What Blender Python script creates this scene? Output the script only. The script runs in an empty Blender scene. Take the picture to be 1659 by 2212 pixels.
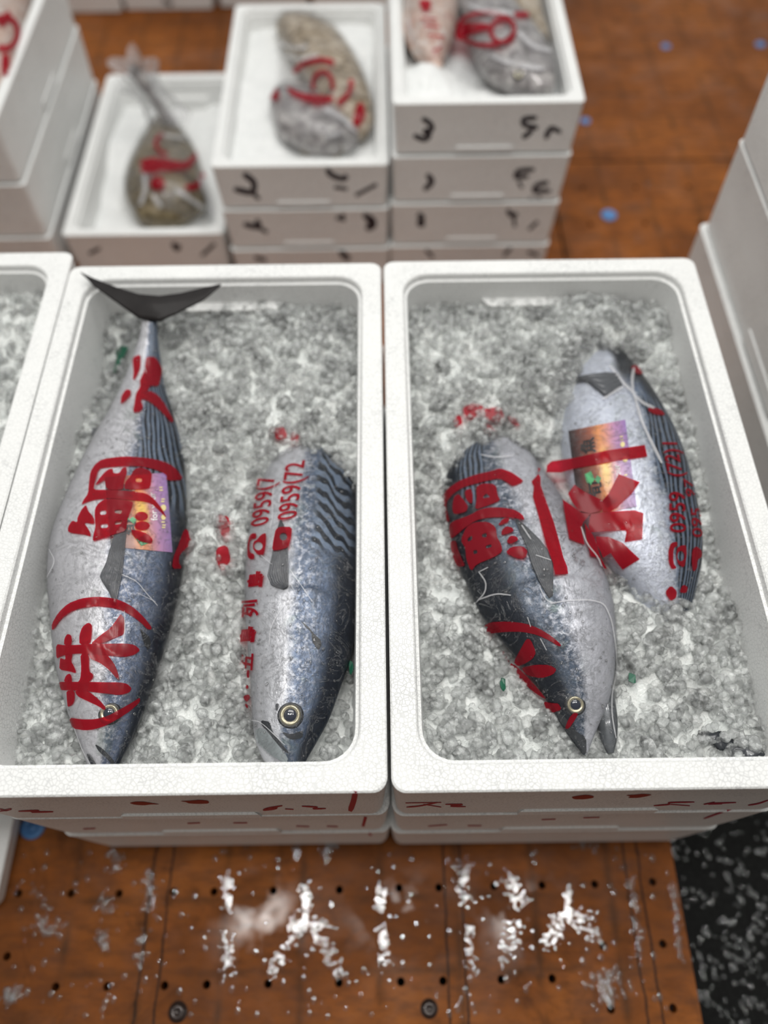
import bpy, bmesh, math, random
import numpy as np
from mathutils import Vector, Matrix, noise
from mathutils.bvhtree import BVHTree
random.seed(7); rng = np.random.default_rng(7)
SC = bpy.context.scene; COL = SC.collection

# ------------------------------------------------------------------ camera
F, PITCH, ROLL, CH = 1661.0, math.radians(60.16), math.radians(0.72), 1.15
_r0, _u0 = Vector((1, 0, 0)), Vector((0, math.sin(PITCH), math.cos(PITCH)))
FWD = Vector((0, math.cos(PITCH), -math.sin(PITCH)))
_c, _s = math.cos(ROLL), math.sin(ROLL)
RT, UP = _r0 * _c - _u0 * _s, _r0 * _s + _u0 * _c
EYE = Vector((0, 0, CH))
cd = bpy.data.cameras.new('camera'); cam = bpy.data.objects.new('camera', cd); COL.objects.link(cam)
cam.matrix_world = Matrix(((RT.x, UP.x, -FWD.x, EYE.x), (RT.y, UP.y, -FWD.y, EYE.y), (RT.z, UP.z, -FWD.z, EYE.z), (0, 0, 0, 1)))
cd.sensor_fit = 'VERTICAL'; cd.sensor_height = 36; cd.sensor_width = 27; cd.lens = F / 2212 * 36
cd.clip_start = .02
cd.dof.use_dof = True; cd.dof.focus_distance = 0.735; cd.dof.aperture_fstop = 1.7
SC.camera = cam
# ------------------------------------------------------------------ world, light, exposure
w = bpy.data.worlds.new('world'); SC.world = w; w.use_nodes = True
_t = w.node_tree; _bg = _t.nodes['Background']; _bg.inputs[1].default_value = 1.0      # open hall: bright behind and above, dim towards the viewer
_tc = _t.nodes.new('ShaderNodeTexCoord'); _dp = _t.nodes.new('ShaderNodeVectorMath'); _dp.operation = 'DOT_PRODUCT'; _dp.inputs[1].default_value = (0, .62, .78)
_rp = _t.nodes.new('ShaderNodeValToRGB'); _e = _rp.color_ramp.elements; _e[0].position = .0; _e[0].color = (.085, .058, .040, 1); _e[1].position = .95; _e[1].color = (.56, .57, .56, 1)
_mr = _t.nodes.new('ShaderNodeMapRange'); _mr.inputs[1].default_value = -.6; _mr.inputs[2].default_value = 1
_t.links.new(_tc.outputs['Generated'], _dp.inputs[0]); _t.links.new(_dp.outputs['Value'], _mr.inputs[0]); _t.links.new(_mr.outputs[0], _rp.inputs[0]); _t.links.new(_rp.outputs[0], _bg.inputs[0])
def area(name, loc, target, sx, sy, power, color=(1, 1, 1)):
    l = bpy.data.lights.new(name, 'AREA'); l.shape = 'RECTANGLE'; l.size = sx; l.size_y = sy; l.energy = power; l.color = color
    o = bpy.data.objects.new(name, l); COL.objects.link(o); o.location = loc
    o.rotation_euler = (Vector(target) - Vector(loc)).to_track_quat('-Z', 'Y').to_euler(); return o
area('market_hall_skylight', (0.1, 1.5, 3.4), (0, .6, .3), 2.2, 1.4, 50, (1, .975, .94))
for i_, (lx, ly) in enumerate(((-.62, .16), (.02, .17), (.64, .15))): area('glint_lamp', (lx, ly, 3.1), (lx, ly, 0), .26, .16, 9, (1, .975, .94))  # small lamps added overhead to give the water drops bright glints
VS = SC.view_settings; VS.view_transform = 'Standard'; VS.look = 'None'; VS.gamma = 1; VS.use_curve_mapping = False; VS.exposure = 0.0
cy = SC.cycles; cy.max_bounces = 11; cy.transmission_bounces = 9; cy.glossy_bounces = 3; cy.diffuse_bounces = 3
cy.transparent_max_bounces = 14; cy.caustics_refractive = True; cy.caustics_reflective = False; cy.sample_clamp_indirect = 6

# ------------------------------------------------------------------ helpers
def ray(x, y):
    u, v = x - 829.5, 1106 - y
    return (RT * u + UP * v + FWD * F).normalized()
def P(x, y, z):
    d = ray(x, y); return EYE + d * ((z - CH) / d.z)
def proj(p):
    d = p - EYE; k = d.dot(FWD)
    return 829.5 + F * d.dot(RT) / k, 1106 - F * d.dot(UP) / k
def projn(A):
    d = A - np.array(EYE); k = d @ np.array(FWD)
    return 829.5 + F * (d @ np.array(RT)) / k, 1106 - F * (d @ np.array(UP)) / k
def tag(o, label=None, cat=None, group=None, kind=None):
    if label: o['label'] = label
    if cat: o['category'] = cat
    if group: o['group'] = group
    if kind: o['kind'] = kind
    return o
def mesh_obj(name, V, Fc, mat, parent=None, smooth=True, attrs=None):
    me = bpy.data.meshes.new(name)
    me.from_pydata([tuple(v) for v in V], [], [tuple(int(i) for i in f) for f in Fc]); 
    for m in (mat if isinstance(mat, (list, tuple)) else [mat]): me.materials.append(m)
    if smooth: me.polygons.foreach_set('use_smooth', [True] * len(me.polygons))
    for k, a in (attrs or {}).items():
        at = me.attributes.new(k, 'FLOAT', 'POINT'); at.data.foreach_set('value', np.asarray(a, dtype=np.float32))
    me.update()
    o = bpy.data.objects.new(name, me); COL.objects.link(o)
    if parent: o.parent = parent
    return o
def fast_mesh(name, V, T, mat, parent=None, smooth=True, attrs=None):
    me = bpy.data.meshes.new(name); V = np.asarray(V, np.float32); T = np.asarray(T, np.int32)
    me.vertices.add(len(V)); me.vertices.foreach_set('co', V.ravel())
    k = T.shape[1]; me.loops.add(T.size); me.loops.foreach_set('vertex_index', T.ravel())
    me.polygons.add(len(T)); me.polygons.foreach_set('loop_start', np.arange(0, T.size, k, dtype=np.int32))
    me.polygons.foreach_set('loop_total', np.full(len(T), k, dtype=np.int32))
    me.polygons.foreach_set('use_smooth', np.full(len(T), smooth)); me.materials.append(mat)
    for kk, a in (attrs or {}).items():
        at = me.attributes.new(kk, 'FLOAT', 'POINT'); at.data.foreach_set('value', np.asarray(a, dtype=np.float32))
    me.update(calc_edges=True); me.validate()
    o = bpy.data.objects.new(name, me); COL.objects.link(o)
    if parent: o.parent = parent
    return o
def empty(name, loc=(0, 0, 0)):
    o = bpy.data.objects.new(name, None); COL.objects.link(o); o.empty_display_size = .02; o.location = loc; return o
def adopt(child, parent):          # parts are built in world space; keep them there
    child.parent = parent; child.matrix_parent_inverse = Matrix.Translation(-Vector(parent.location)); return child
def bvh_of(objs):
    V = []; Fc = []
    for o in objs:
        b = len(V); V += [v.co.copy() for v in o.data.vertices]; Fc += [[b + i for i in p.vertices] for p in o.data.polygons]
    return BVHTree.FromPolygons(V, Fc)

# ------------------------------------------------------------------ materials
def nt(name):
    m = bpy.data.materials.new(name); m.use_nodes = True; t = m.node_tree; b = t.nodes['Principled BSDF']
    return m, t, b
def N(t, typ, **kw):
    n = t.nodes.new(typ)
    for k, v in kw.items():
        if k.startswith('i_'): 
            key = k[2:]; n.inputs[int(key) if key.isdigit() else key.replace('_', ' ')].default_value = v
        else: setattr(n, k, v)
    return n
def ramp(t, src, stops, interp='LINEAR'):
    r = N(t, 'ShaderNodeValToRGB'); r.color_ramp.interpolation = interp; e = r.color_ramp.elements
    e[0].position, e[0].color = stops[0][0], (*stops[0][1], 1) if len(stops[0][1]) == 3 else stops[0][1]
    e[1].position, e[1].color = stops[-1][0], (*stops[-1][1], 1)
    for p, c in stops[1:-1]:
        x = e.new(p); x.color = (*c, 1)
    t.links.new(src, r.inputs[0]); return r.outputs[0]
def g(v): return (v, v, v)
def mix(t, fac, a, b):
    m = N(t, 'ShaderNodeMix', data_type='RGBA')
    for sock, v in ((m.inputs[0], fac), (m.inputs[6], a), (m.inputs[7], b)):
        if isinstance(v, (tuple, list)): sock.default_value = (*v, 1) if len(v) == 3 else v
        elif isinstance(v, (int, float)): sock.default_value = v
        else: t.links.new(v, sock)
    return m.outputs[2]
def math_(t, op, a, b=None, c=None):
    m = N(t, 'ShaderNodeMath', operation=op)
    for i, v in enumerate((a, b, c)):
        if v is None: continue
        if isinstance(v, (int, float)): m.inputs[i].default_value = v
        else: t.links.new(v, m.inputs[i])
    return m.outputs[0]
def obj_co(t, scale=(1, 1, 1)):
    c = N(t, 'ShaderNodeTexCoord'); mp = N(t, 'ShaderNodeMapping'); mp.inputs['Scale'].default_value = scale
    t.links.new(c.outputs['Object'], mp.inputs[0]); return mp.outputs[0]
def noise_(t, vec, scale, detail=4, rough=.5, dist=0):
    n = N(t, 'ShaderNodeTexNoise'); n.inputs['Scale'].default_value = scale; n.inputs['Detail'].default_value = detail
    n.inputs['Roughness'].default_value = rough; n.inputs['Distortion'].default_value = dist
    if vec is not None: t.links.new(vec, n.inputs['Vector'])
    return n.outputs['Fac']
def bump(t, b, h, strength, dist):
    n = N(t, 'ShaderNodeBump'); n.inputs['Strength'].default_value = strength; n.inputs['Distance'].default_value = dist
    t.links.new(h, n.inputs['Height']); t.links.new(n.outputs[0], b.inputs['Normal']); return n.outputs[0]

def m_foam():
    m, t, b = nt('expanded_foam'); co = obj_co(t)
    v = N(t, 'ShaderNodeTexVoronoi', feature='DISTANCE_TO_EDGE'); v.inputs['Scale'].default_value = 240; t.links.new(co, v.inputs['Vector'])
    v.inputs['Randomness'].default_value = .85
    line = ramp(t, v.outputs['Distance'], [(0, g(0)), (.09, g(1))])
    n = noise_(t, co, 90, 3); sp = noise_(t, co, 420, 1)
    patch = ramp(t, noise_(t, co, 14, 2), [(.35, g(.35)), (.62, g(1))])
    lm = math_(t, 'MULTIPLY', math_(t, 'SUBTRACT', 1.0, line), patch)
    c1 = mix(t, lm, (.86, .87, .86), (.60, .61, .61))
    pit = ramp(t, sp, [(.24, g(1)), (.27, g(0))])
    c2 = mix(t, math_(t, 'MULTIPLY', pit, .5), c1, (.35, .35, .36))
    t.links.new(c2, b.inputs['Base Color']); b.inputs['Roughness'].default_value = .42
    b.inputs['Specular IOR Level'].default_value = .4
    b.inputs['Subsurface Weight'].default_value = 0
    hh = math_(t, 'ADD', line, math_(t, 'MULTIPLY', n, .6)); bump(t, b, hh, .35, .0006); return m
def m_simple(name, col, rough=.5, metal=0, spec=.5, coat=0, nscale=None, namp=.3, bmp=0, bdist=.001):
    m, t, b = nt(name); b.inputs['Roughness'].default_value = rough; b.inputs['Metallic'].default_value = metal
    b.inputs['Specular IOR Level'].default_value = spec; b.inputs['Coat Weight'].default_value = coat; b.inputs['Coat Roughness'].default_value = .08
    co = obj_co(t); n = noise_(t, co, nscale or 60, 4)
    dark = tuple(c * (1 - namp) for c in col); t.links.new(mix(t, n, dark, tuple(min(1, c * (1 + namp)) for c in col)), b.inputs['Base Color'])
    if bmp: bump(t, b, n, bmp, bdist)
    return m
def m_deck():
    m, t, b = nt('brown_faced_plywood'); co = obj_co(t)
    n1 = noise_(t, co, 3.2, 5, .6); n2 = noise_(t, obj_co(t, (1, 3, 1)), 22, 6, .65); n3 = noise_(t, co, 9, 4, .7, 1.5)
    c = ramp(t, n1, [(.3, (.13, .040, .009)), (.5, (.24, .074, .014)), (.7, (.37, .122, .024))])
    c = mix(t, ramp(t, n2, [(.42, g(0)), (.72, g(.75))]), c, (.10, .036, .014))
    c = mix(t, ramp(t, n3, [(.55, g(0)), (.75, g(.65))]), c, (.05, .022, .010))
    # scored grid lines pressed into the facing
    sx = N(t, 'ShaderNodeSeparateXYZ'); t.links.new(co, sx.inputs[0])
    def line(o, period, phase, width):
        a = math_(t, 'FRACT', math_(t, 'DIVIDE', math_(t, 'ADD', o, phase), period))
        a = math_(t, 'ABSOLUTE', math_(t, 'SUBTRACT', a, .5))
        return math_(t, 'GREATER_THAN', a, .5 - width / period / 2)
    wv = math_(t, 'MULTIPLY', math_(t, 'SUBTRACT', n3, .5), .012)
    X = math_(t, 'ADD', sx.outputs[0], wv); Y = math_(t, 'ADD', sx.outputs[1], wv)
    brk = ramp(t, noise_(t, co, 6, 2), [(.40, g(0)), (.52, g(1))])
    L = line(Y, 9.0, 4.5 - .020, .0001)
    for px_ in (303, 345, 968, 1006, 1384, 1416):           # score lines run away from the viewer
        xw = P(px_, 2100, 0).x; L = math_(t, 'MAXIMUM', L, math_(t, 'LESS_THAN', math_(t, 'ABSOLUTE', math_(t, 'SUBTRACT', X, xw)), .0016))
    bx = math_(t, 'ABSOLUTE', math_(t, 'SUBTRACT', math_(t, 'FRACT', math_(t, 'DIVIDE', math_(t, 'ADD', X, .012), .103)), .5))
    by = math_(t, 'ABSOLUTE', math_(t, 'SUBTRACT', math_(t, 'FRACT', math_(t, 'DIVIDE', math_(t, 'ADD', Y, .02), .085)), .5))
    band = math_(t, 'MAXIMUM', ramp(t, bx, [(.42, g(0)), (.5, g(1))]), math_(t, 'MULTIPLY', ramp(t, by, [(.40, g(0)), (.5, g(1))]), .8))
    c = mix(t, math_(t, 'MULTIPLY', math_(t, 'MULTIPLY', band, ramp(t, noise_(t, co, 18, 3), [(.35, g(0)), (.6, g(1))])), .62), c, (.045, .024, .010))
    c = mix(t, math_(t, 'MULTIPLY', L, .8), c, (.022, .012, .008))
    t.links.new(c, b.inputs['Base Color'])
    r = ramp(t, n3, [(.35, g(.42)), (.65, g(.6))]); t.links.new(r, b.inputs['Roughness'])
    b.inputs['Specular IOR Level'].default_value = .12
    wet = ramp(t, noise_(t, co, 11, 3, .6), [(.50, g(.0)), (.62, g(.28))]); t.links.new(wet, b.inputs['Coat Weight']); b.inputs['Coat Roughness'].default_value = .10
    hh = math_(t, 'SUBTRACT', math_(t, 'ADD', noise_(t, co, 28, 3), math_(t, 'MULTIPLY', noise_(t, co, 160, 2), .25)), math_(t, 'MULTIPLY', L, .5))
    bump(t, b, hh, .55, .0028); return m
def m_ground():
    m, t, b = nt('wet_asphalt'); co = obj_co(t); n = noise_(t, co, 120, 4, .7)
    t.links.new(ramp(t, n, [(.3, (.003, .003, .003)), (.7, (.012, .013, .012))]), b.inputs['Base Color'])
    b.inputs['Roughness'].default_value = .6; b.inputs['Specular IOR Level'].default_value = .15; bump(t, b, n, 1, .004); return m
def m_ice():
    m, t, b = nt('clear_ice'); co = obj_co(t)
    out = t.nodes['Material Output']; t.nodes.remove(b)
    gl = N(t, 'ShaderNodeBsdfGlass'); gl.inputs['IOR'].default_value = 1.31; gl.inputs['Roughness'].default_value = .0
    gl.inputs['Color'].default_value = (1, 1, 1, 1)
    df = N(t, 'ShaderNodeBsdfPrincipled'); df.inputs['Base Color'].default_value = (.90, .93, .92, 1); df.inputs['Roughness'].default_value = .18
    df.inputs['Specular IOR Level'].default_value = .6
    n = noise_(t, co, 140, 4, .65); n2 = noise_(t, co, 420, 3, .6); big = noise_(t, co, 26, 3, .6)
    bm = N(t, 'ShaderNodeBump'); bm.inputs['Strength'].default_value = .5; bm.inputs['Distance'].default_value = .0014
    t.links.new(math_(t, 'ADD', n, math_(t, 'MULTIPLY', n2, .25)), bm.inputs['Height'])
    t.links.new(bm.outputs[0], gl.inputs['Normal']); t.links.new(bm.outputs[0], df.inputs['Normal'])
    mx = N(t, 'ShaderNodeMixShader')
    fac = math_(t, 'ADD', ramp(t, n, [(.46, g(.01)), (.66, g(.34))]), ramp(t, big, [(.45, g(0)), (.65, g(.16))]))
    tp = N(t, 'ShaderNodeBsdfTransparent'); m0 = N(t, 'ShaderNodeMixShader'); m0.inputs[0].default_value = .36; t.links.new(gl.outputs[0], m0.inputs[1]); t.links.new(tp.outputs[0], m0.inputs[2])
    t.links.new(fac, mx.inputs[0]); t.links.new(m0.outputs[0], mx.inputs[1]); t.links.new(df.outputs[0], mx.inputs[2])
    t.links.new(mx.outputs[0], out.inputs[0]); return m
def m_slush():
    m, t, b = nt('packed_slush'); co = obj_co(t)
    n = noise_(t, co, 70, 5, .65, .5)
    t.links.new(ramp(t, n, [(.28, (.60, .63, .62)), (.5, (.80, .83, .81)), (.72, (.91, .92, .90))]), b.inputs['Base Color'])
    b.inputs['Roughness'].default_value = .15; b.inputs['Specular IOR Level'].default_value = .7
    bump(t, b, n, 1, .006); return m
def m_snow():
    m, t, b = nt('shaved_ice'); co = obj_co(t); n = noise_(t, co, 45, 4, .6)
    t.links.new(mix(t, n, (.72, .74, .74), (.92, .93, .92)), b.inputs['Base Color']); b.inputs['Roughness'].default_value = .4; bump(t, b, n, .8, .005); return m
def m_water():
    m, t, b = nt('water_drop'); out = t.nodes['Material Output']; tr = N(t, 'ShaderNodeBsdfTransparent'); gs = N(t, 'ShaderNodeBsdfGlossy'); gs.inputs['Roughness'].default_value = .04
    fr = N(t, 'ShaderNodeFresnel'); fr.inputs[0].default_value = 1.45; mx = N(t, 'ShaderNodeMixShader'); t.links.new(math_(t, 'MULTIPLY_ADD', fr.outputs[0], 1.3, .05), mx.inputs[0])
    t.links.new(tr.outputs[0], mx.inputs[1]); t.links.new(gs.outputs[0], mx.inputs[2]); t.links.new(mx.outputs[0], out.inputs[0]); return m
def m_film(name, haze=.012, hz2=.17):
    m, t, b = nt(name); co = obj_co(t); out = t.nodes['Material Output']
    b.inputs['Base Color'].default_value = (.86, .86, .88, 1); b.inputs['Roughness'].default_value = .16; b.inputs['Specular IOR Level'].default_value = .8
    tr = N(t, 'ShaderNodeBsdfTransparent'); tr.inputs[0].default_value = (.97, .97, .975, 1)
    gs = N(t, 'ShaderNodeBsdfGlossy'); gs.inputs['Roughness'].default_value = .09
    n = noise_(t, co, 34, 5, .62, 2.2); n2 = noise_(t, co, 190, 3, .6)
    rd = math_(t, 'ABSOLUTE', math_(t, 'SUBTRACT', n, .5)); crease = ramp(t, rd, [(0, g(1)), (.018, g(0))])
    patch = ramp(t, noise_(t, co, 15, 3), [(.45, g(0)), (.62, g(1))])
    hz = math_(t, 'ADD', math_(t, 'MULTIPLY', crease, hz2), math_(t, 'ADD', math_(t, 'MULTIPLY', patch, haze), haze * .15))
    bm = N(t, 'ShaderNodeBump'); bm.inputs['Strength'].default_value = .8; bm.inputs['Distance'].default_value = .0038
    t.links.new(math_(t, 'ADD', math_(t, 'ADD', n, math_(t, 'MULTIPLY', crease, .3)), math_(t, 'MULTIPLY', n2, .12)), bm.inputs['Height'])
    for q in (b, gs): t.links.new(bm.outputs[0], q.inputs['Normal'])
    fr = N(t, 'ShaderNodeFresnel'); fr.inputs[0].default_value = 1.5; t.links.new(bm.outputs[0], fr.inputs['Normal'])
    m1 = N(t, 'ShaderNodeMixShader'); t.links.new(hz, m1.inputs[0]); t.links.new(tr.outputs[0], m1.inputs[1]); t.links.new(b.outputs[0], m1.inputs[2])
    m2 = N(t, 'ShaderNodeMixShader'); t.links.new(math_(t, 'MULTIPLY', fr.outputs[0], .48), m2.inputs[0]); t.links.new(m1.outputs[0], m2.inputs[1]); t.links.new(gs.outputs[0], m2.inputs[2])
    t.links.new(m2.outputs[0], out.inputs[0]); return m
def m_ink(name, tint, diff, opq):
    m, t, b = nt(name); out = t.nodes['Material Output']; b.inputs['Base Color'].default_value = (*diff, 1)
    b.inputs['Roughness'].default_value = .22; b.inputs['Specular IOR Level'].default_value = .5
    tr = N(t, 'ShaderNodeBsdfTransparent'); tr.inputs[0].default_value = (*tint, 1)
    mx = N(t, 'ShaderNodeMixShader'); mx.inputs[0].default_value = opq
    t.links.new(tr.outputs[0], mx.inputs[1]); t.links.new(b.outputs[0], mx.inputs[2]); t.links.new(mx.outputs[0], out.inputs[0]); return m
def m_fish(name, zones=(.42, .52, .80), s_on=.62, s_off=None, head=0, silver=(.60, .62, .68), blue=(.20, .26, .36), dark=(.008, .012, .022), stripe0=.42, stripe1=1.1, sdir=0, metal=.35):
    """fs: -1 belly .. 1 back, ft: 0 snout .. 1 tail"""
    m, t, b = nt(name); co = obj_co(t)
    S = N(t, 'ShaderNodeAttribute', attribute_name='fs').outputs['Fac']; T = N(t, 'ShaderNodeAttribute', attribute_name='ft').outputs['Fac']
    n = noise_(t, co, 24, 5, .62); nf = noise_(t, co, 190, 4, .7); nm = noise_(t, obj_co(t, (1, .35, 1)), 75, 4, .7)
    s2 = math_(t, 'ADD', S, math_(t, 'MULTIPLY', math_(t, 'SUBTRACT', n, .5), .35))
    s01 = math_(t, 'MULTIPLY_ADD', s2, .5, .5)
    za, zb, zd = zones; s_off = s_off or zd + .10
    c = ramp(t, s01, [(0, silver), (za, silver), (zb, blue), (min(zd - .05, .9), blue), (min(zd + .04, .99), dark), (1, dark)])
    vein = ramp(t, math_(t, 'ABSOLUTE', math_(t, 'SUBTRACT', noise_(t, co, 95, 4, .7, 1.2), .5)), [(0, g(1)), (.05, g(0))])
    side = ramp(t, s01, [(za - .15, g(.10)), (za, g(.45)), (zb, g(.95))])
    c = mix(t, math_(t, 'MULTIPLY', math_(t, 'MAXIMUM', ramp(t, nm, [(.42, g(0)), (.66, g(.8))]), math_(t, 'MULTIPLY', vein, .7)), side), c, tuple(x * .22 for x in blue))
    lite = math_(t, 'MULTIPLY', ramp(t, nf, [(.48, g(0)), (.66, g(.8))]), ramp(t, s01, [(.1, g(.35)), (zb, g(.75)), (min(zd, .98), g(0))]))
    c = mix(t, lite, c, tuple(min(1, x * 1.25 + .08) for x in silver))
    gsh = math_(t, 'MULTIPLY', ramp(t, noise_(t, co, 30, 3, .6, 1), [(.55, g(0)), (.68, g(.35))]), ramp(t, s01, [(.35, g(0)), (.5, g(1)), (.85, g(0))])); c = mix(t, gsh, c, (.22, .30, .24))
    # wavy back stripes
    cv = N(t, 'ShaderNodeCombineXYZ')
    if sdir == 0: t.links.new(math_(t, 'MULTIPLY_ADD', S, 1.1, math_(t, 'MULTIPLY', T, 8.5)), cv.inputs[0]); t.links.new(math_(t, 'MULTIPLY', S, 3.2), cv.inputs[1])
    else: t.links.new(math_(t, 'MULTIPLY_ADD', T, 2.4, math_(t, 'MULTIPLY', S, 2.9)), cv.inputs[0]); t.links.new(math_(t, 'MULTIPLY', T, 7), cv.inputs[1])
    wt = N(t, 'ShaderNodeTexWave'); wt.inputs['Scale'].default_value = 1.15; wt.inputs['Distortion'].default_value = 5.5; wt.inputs['Detail'].default_value = 1.0; wt.inputs['Detail Scale'].default_value = 1.1
    t.links.new(cv.outputs[0], wt.inputs['Vector'])
    st = ramp(t, wt.outputs['Fac'], [(.42, g(0)), (.62, g(1))])
    msk = math_(t, 'MULTIPLY', ramp(t, s01, [(s_on - .02, g(0)), (s_on + .03, g(1))]), math_(t, 'MULTIPLY', ramp(t, math_(t, 'ADD', T, math_(t, 'MULTIPLY', n, .05)), [(stripe0, g(0)), (stripe0 + .03, g(1))]), ramp(t, s01, [(min(s_off, .98), g(1)), (min(s_off + .06, 1), g(0 if s_off < 1 else 1))])))
    c = mix(t, msk, c, mix(t, st, (.006, .010, .018), (.16, .21, .29)))
    if head: c = mix(t, math_(t, 'MULTIPLY', ramp(t, math_(t, 'ADD', T, math_(t, 'MULTIPLY', n, .06)), [(head - .02, g(1)), (head + .05, g(0))]), ramp(t, s01, [(.50, g(0)), (.62, g(.95))])), c, (.012, .015, .020))
    t.links.new(c, b.inputs['Base Color'])
    b.inputs['Metallic'].default_value = metal; b.inputs['Specular IOR Level'].default_value = .35; b.inputs['Roughness'].default_value = .36; b.inputs['Coat Weight'].default_value = .14; b.inputs['Coat Roughness'].default_value = .1
    bump(t, b, math_(t, 'ADD', nm, math_(t, 'MULTIPLY', nf, .7)), .6, .0012); return m
def m_mottle(name, a, b_, c_):
    m, t, b = nt(name); co = obj_co(t); n = noise_(t, co, 38, 4, .6, 1)
    t.links.new(ramp(t, n, [(.35, a), (.5, b_), (.66, c_)]), b.inputs['Base Color']); b.inputs['Roughness'].default_value = .35; b.inputs['Coat Weight'].default_value = .4
    bump(t, b, n, .5, .002); return m

FOAM = m_foam(); DECK = m_deck(); GROUND = m_ground(); ICE = m_ice(); SLUSH = m_slush(); SNOW = m_snow(); WATER = m_water()
FILM = m_film('clear_bag_film'); FILM2 = m_film('crumpled_bag_film', .07, .28)
NECKF = m_film('bunched_bag_film', .30, .4)
FOLD_LIGHT = m_ink('painted_fold_light', (.9, .9, .92), (.80, .80, .82), .42)  # pale ink for highlights painted along the film folds
RED = m_ink('red_bag_ink', (.72, .018, .05), (.40, .006, .022), .42)
REDMARK = m_simple('red_marker', (.36, .012, .04), .5, nscale=300); BLACKMARK = m_simple('black_marker', (.025, .022, .03), .5, nscale=300)
REDSTAMP = m_simple('red_stamp_ink', (.28, .02, .015), .6, nscale=500, namp=.5)
GREEN = m_simple('green_print', (.008, .10, .055), .4)
FINM = m_simple('dark_fin', (.075, .08, .09), .4, .1, coat=.3, nscale=200, bmp=.3)
TAILM = m_simple('tail_fin_skin', (.010, .008, .008), .55, 0, spec=.25, coat=.05, nscale=70, namp=.6, bmp=.4)
GOLD = m_simple('eye_rim', (.42, .38, .26), .25, .6, coat=.6, nscale=120); PUPIL = m_simple('pupil', (.012, .016, .032), .05, coat=1)
SOCKET = m_simple('eye_socket', (.015, .017, .02), .3); JAWM = m_simple('jaw_skin', (.33, .37, .38), .3, .3, coat=.5, nscale=90, namp=.45, bmp=.4)
LOWJ = m_simple('lower_jaw_skin', (.10, .11, .12), .3, .2, coat=.5, nscale=120, namp=.6)
DARKJAW = m_simple('dark_jaw_skin', (.02, .024, .03), .3, .2, coat=.5, nscale=90, namp=.45)
BLUE = m_simple('blue_plastic', (.07, .22, .50), .35, coat=.3)

# ------------------------------------------------------------------ ground and platform
mesh_obj('ground', [(-4, -2, -.15), (4, -2, -.15), (4, 6, -.15), (-4, 6, -.15)], [(0, 1, 2, 3)], GROUND)['kind'] = 'structure'
def panel(x0, x1, y0, y1, holes, name='plywood_platform'):
    bm = bmesh.new(); z = 0
    def loop(pts):
        vs = [bm.verts.new((x, y, z)) for x, y in pts]
        return [bm.edges.new((vs[i], vs[(i + 1) % len(vs)])) for i in range(len(vs))]
    E_ = loop([(x0, y0), (x1, y0), (x1, y1), (x0, y1)])
    for hx, hy in holes: E_ += loop([(hx + .0052 * math.cos(a), hy + .0052 * math.sin(a)) for a in np.arange(0, 6.28, math.tau / 12)])
    bmesh.ops.triangle_fill(bm, edges=E_, use_beauty=True)
    bmesh.ops.recalc_face_normals(bm, faces=bm.faces)
    if bm.faces[:][0].normal.z < 0: bmesh.ops.reverse_faces(bm, faces=bm.faces)
    ex = bmesh.ops.extrude_face_region(bm, geom=bm.faces[:])
    for v in [q for q in ex['geom'] if isinstance(q, bmesh.types.BMVert)]: v.co.z -= .018
    bmesh.ops.recalc_face_normals(bm, faces=bm.faces)
    me = bpy.data.meshes.new(name); bm.to_mesh(me); bm.free(); me.materials.append(DECK)
    o = bpy.data.objects.new(name, me); COL.objects.link(o); o['kind'] = 'structure'; return o
hp = [(40, 1930), (153, 1930), (257, 1930), (375, 1927), (462, 1926), (590, 1924), (733, 1922), (862, 1918), (948, 1917), (1067, 1914), (1171, 1912), (1285, 1910), (1410, 1905),
      (15, 2066), (120, 2132), (231, 2131), (355, 2129), (446, 2127), (579, 2125), (732, 2123), (866, 2121), (957, 2119), (1083, 2116), (1193, 2114), (1303, 2043), (1432, 2039), (1320, 2180), (1454, 2178),
      (70, 2262), (500, 2262), (760, 2262), (1000, 2260), (1230, 2262)]
holes = [tuple(P(x, y, 0)[:2]) for x, y in hp]
rows = [(x + .02 * (j % 2), y) for j, y in enumerate(np.arange(1.05, 1.56, .13)) for x in np.arange(-1.1, .36, .118)]
panel(-1.25, .389, -.45, 1.592, holes + rows)
panel(.3935, 1.65, .30, 1.592, [(.46 + .12 * i, y) for i in range(9) for y in (1.12, 1.25, 1.38, 1.5)])
panel(-1.25, .389, 1.597, 3.2, []); panel(.3935, 1.65, 1.597, 3.2, [])
for x0, x1, y0, y1 in ((-1.22, .36, -.42, -.36), (-1.22, .36, .55, .62), (-1.22, .36, 1.5, 1.57), (.42, 1.62, .34, .40), (.42, 1.62, 1.5, 1.57), (-1.22, 1.62, 1.66, 1.73), (-1.22, 1.62, 3.1, 3.16)):
    V = [(x, y, z) for z in (-.15, -.018) for x, y in ((x0, y0), (x1, y0), (x1, y1), (x0, y1))]
    mesh_obj('platform_beam', V, [(0, 1, 2, 3), (4, 5, 6, 7), (0, 1, 5, 4), (1, 2, 6, 5), (2, 3, 7, 6), (3, 0, 4, 7)], DECK, smooth=False)['kind'] = 'structure'
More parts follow.
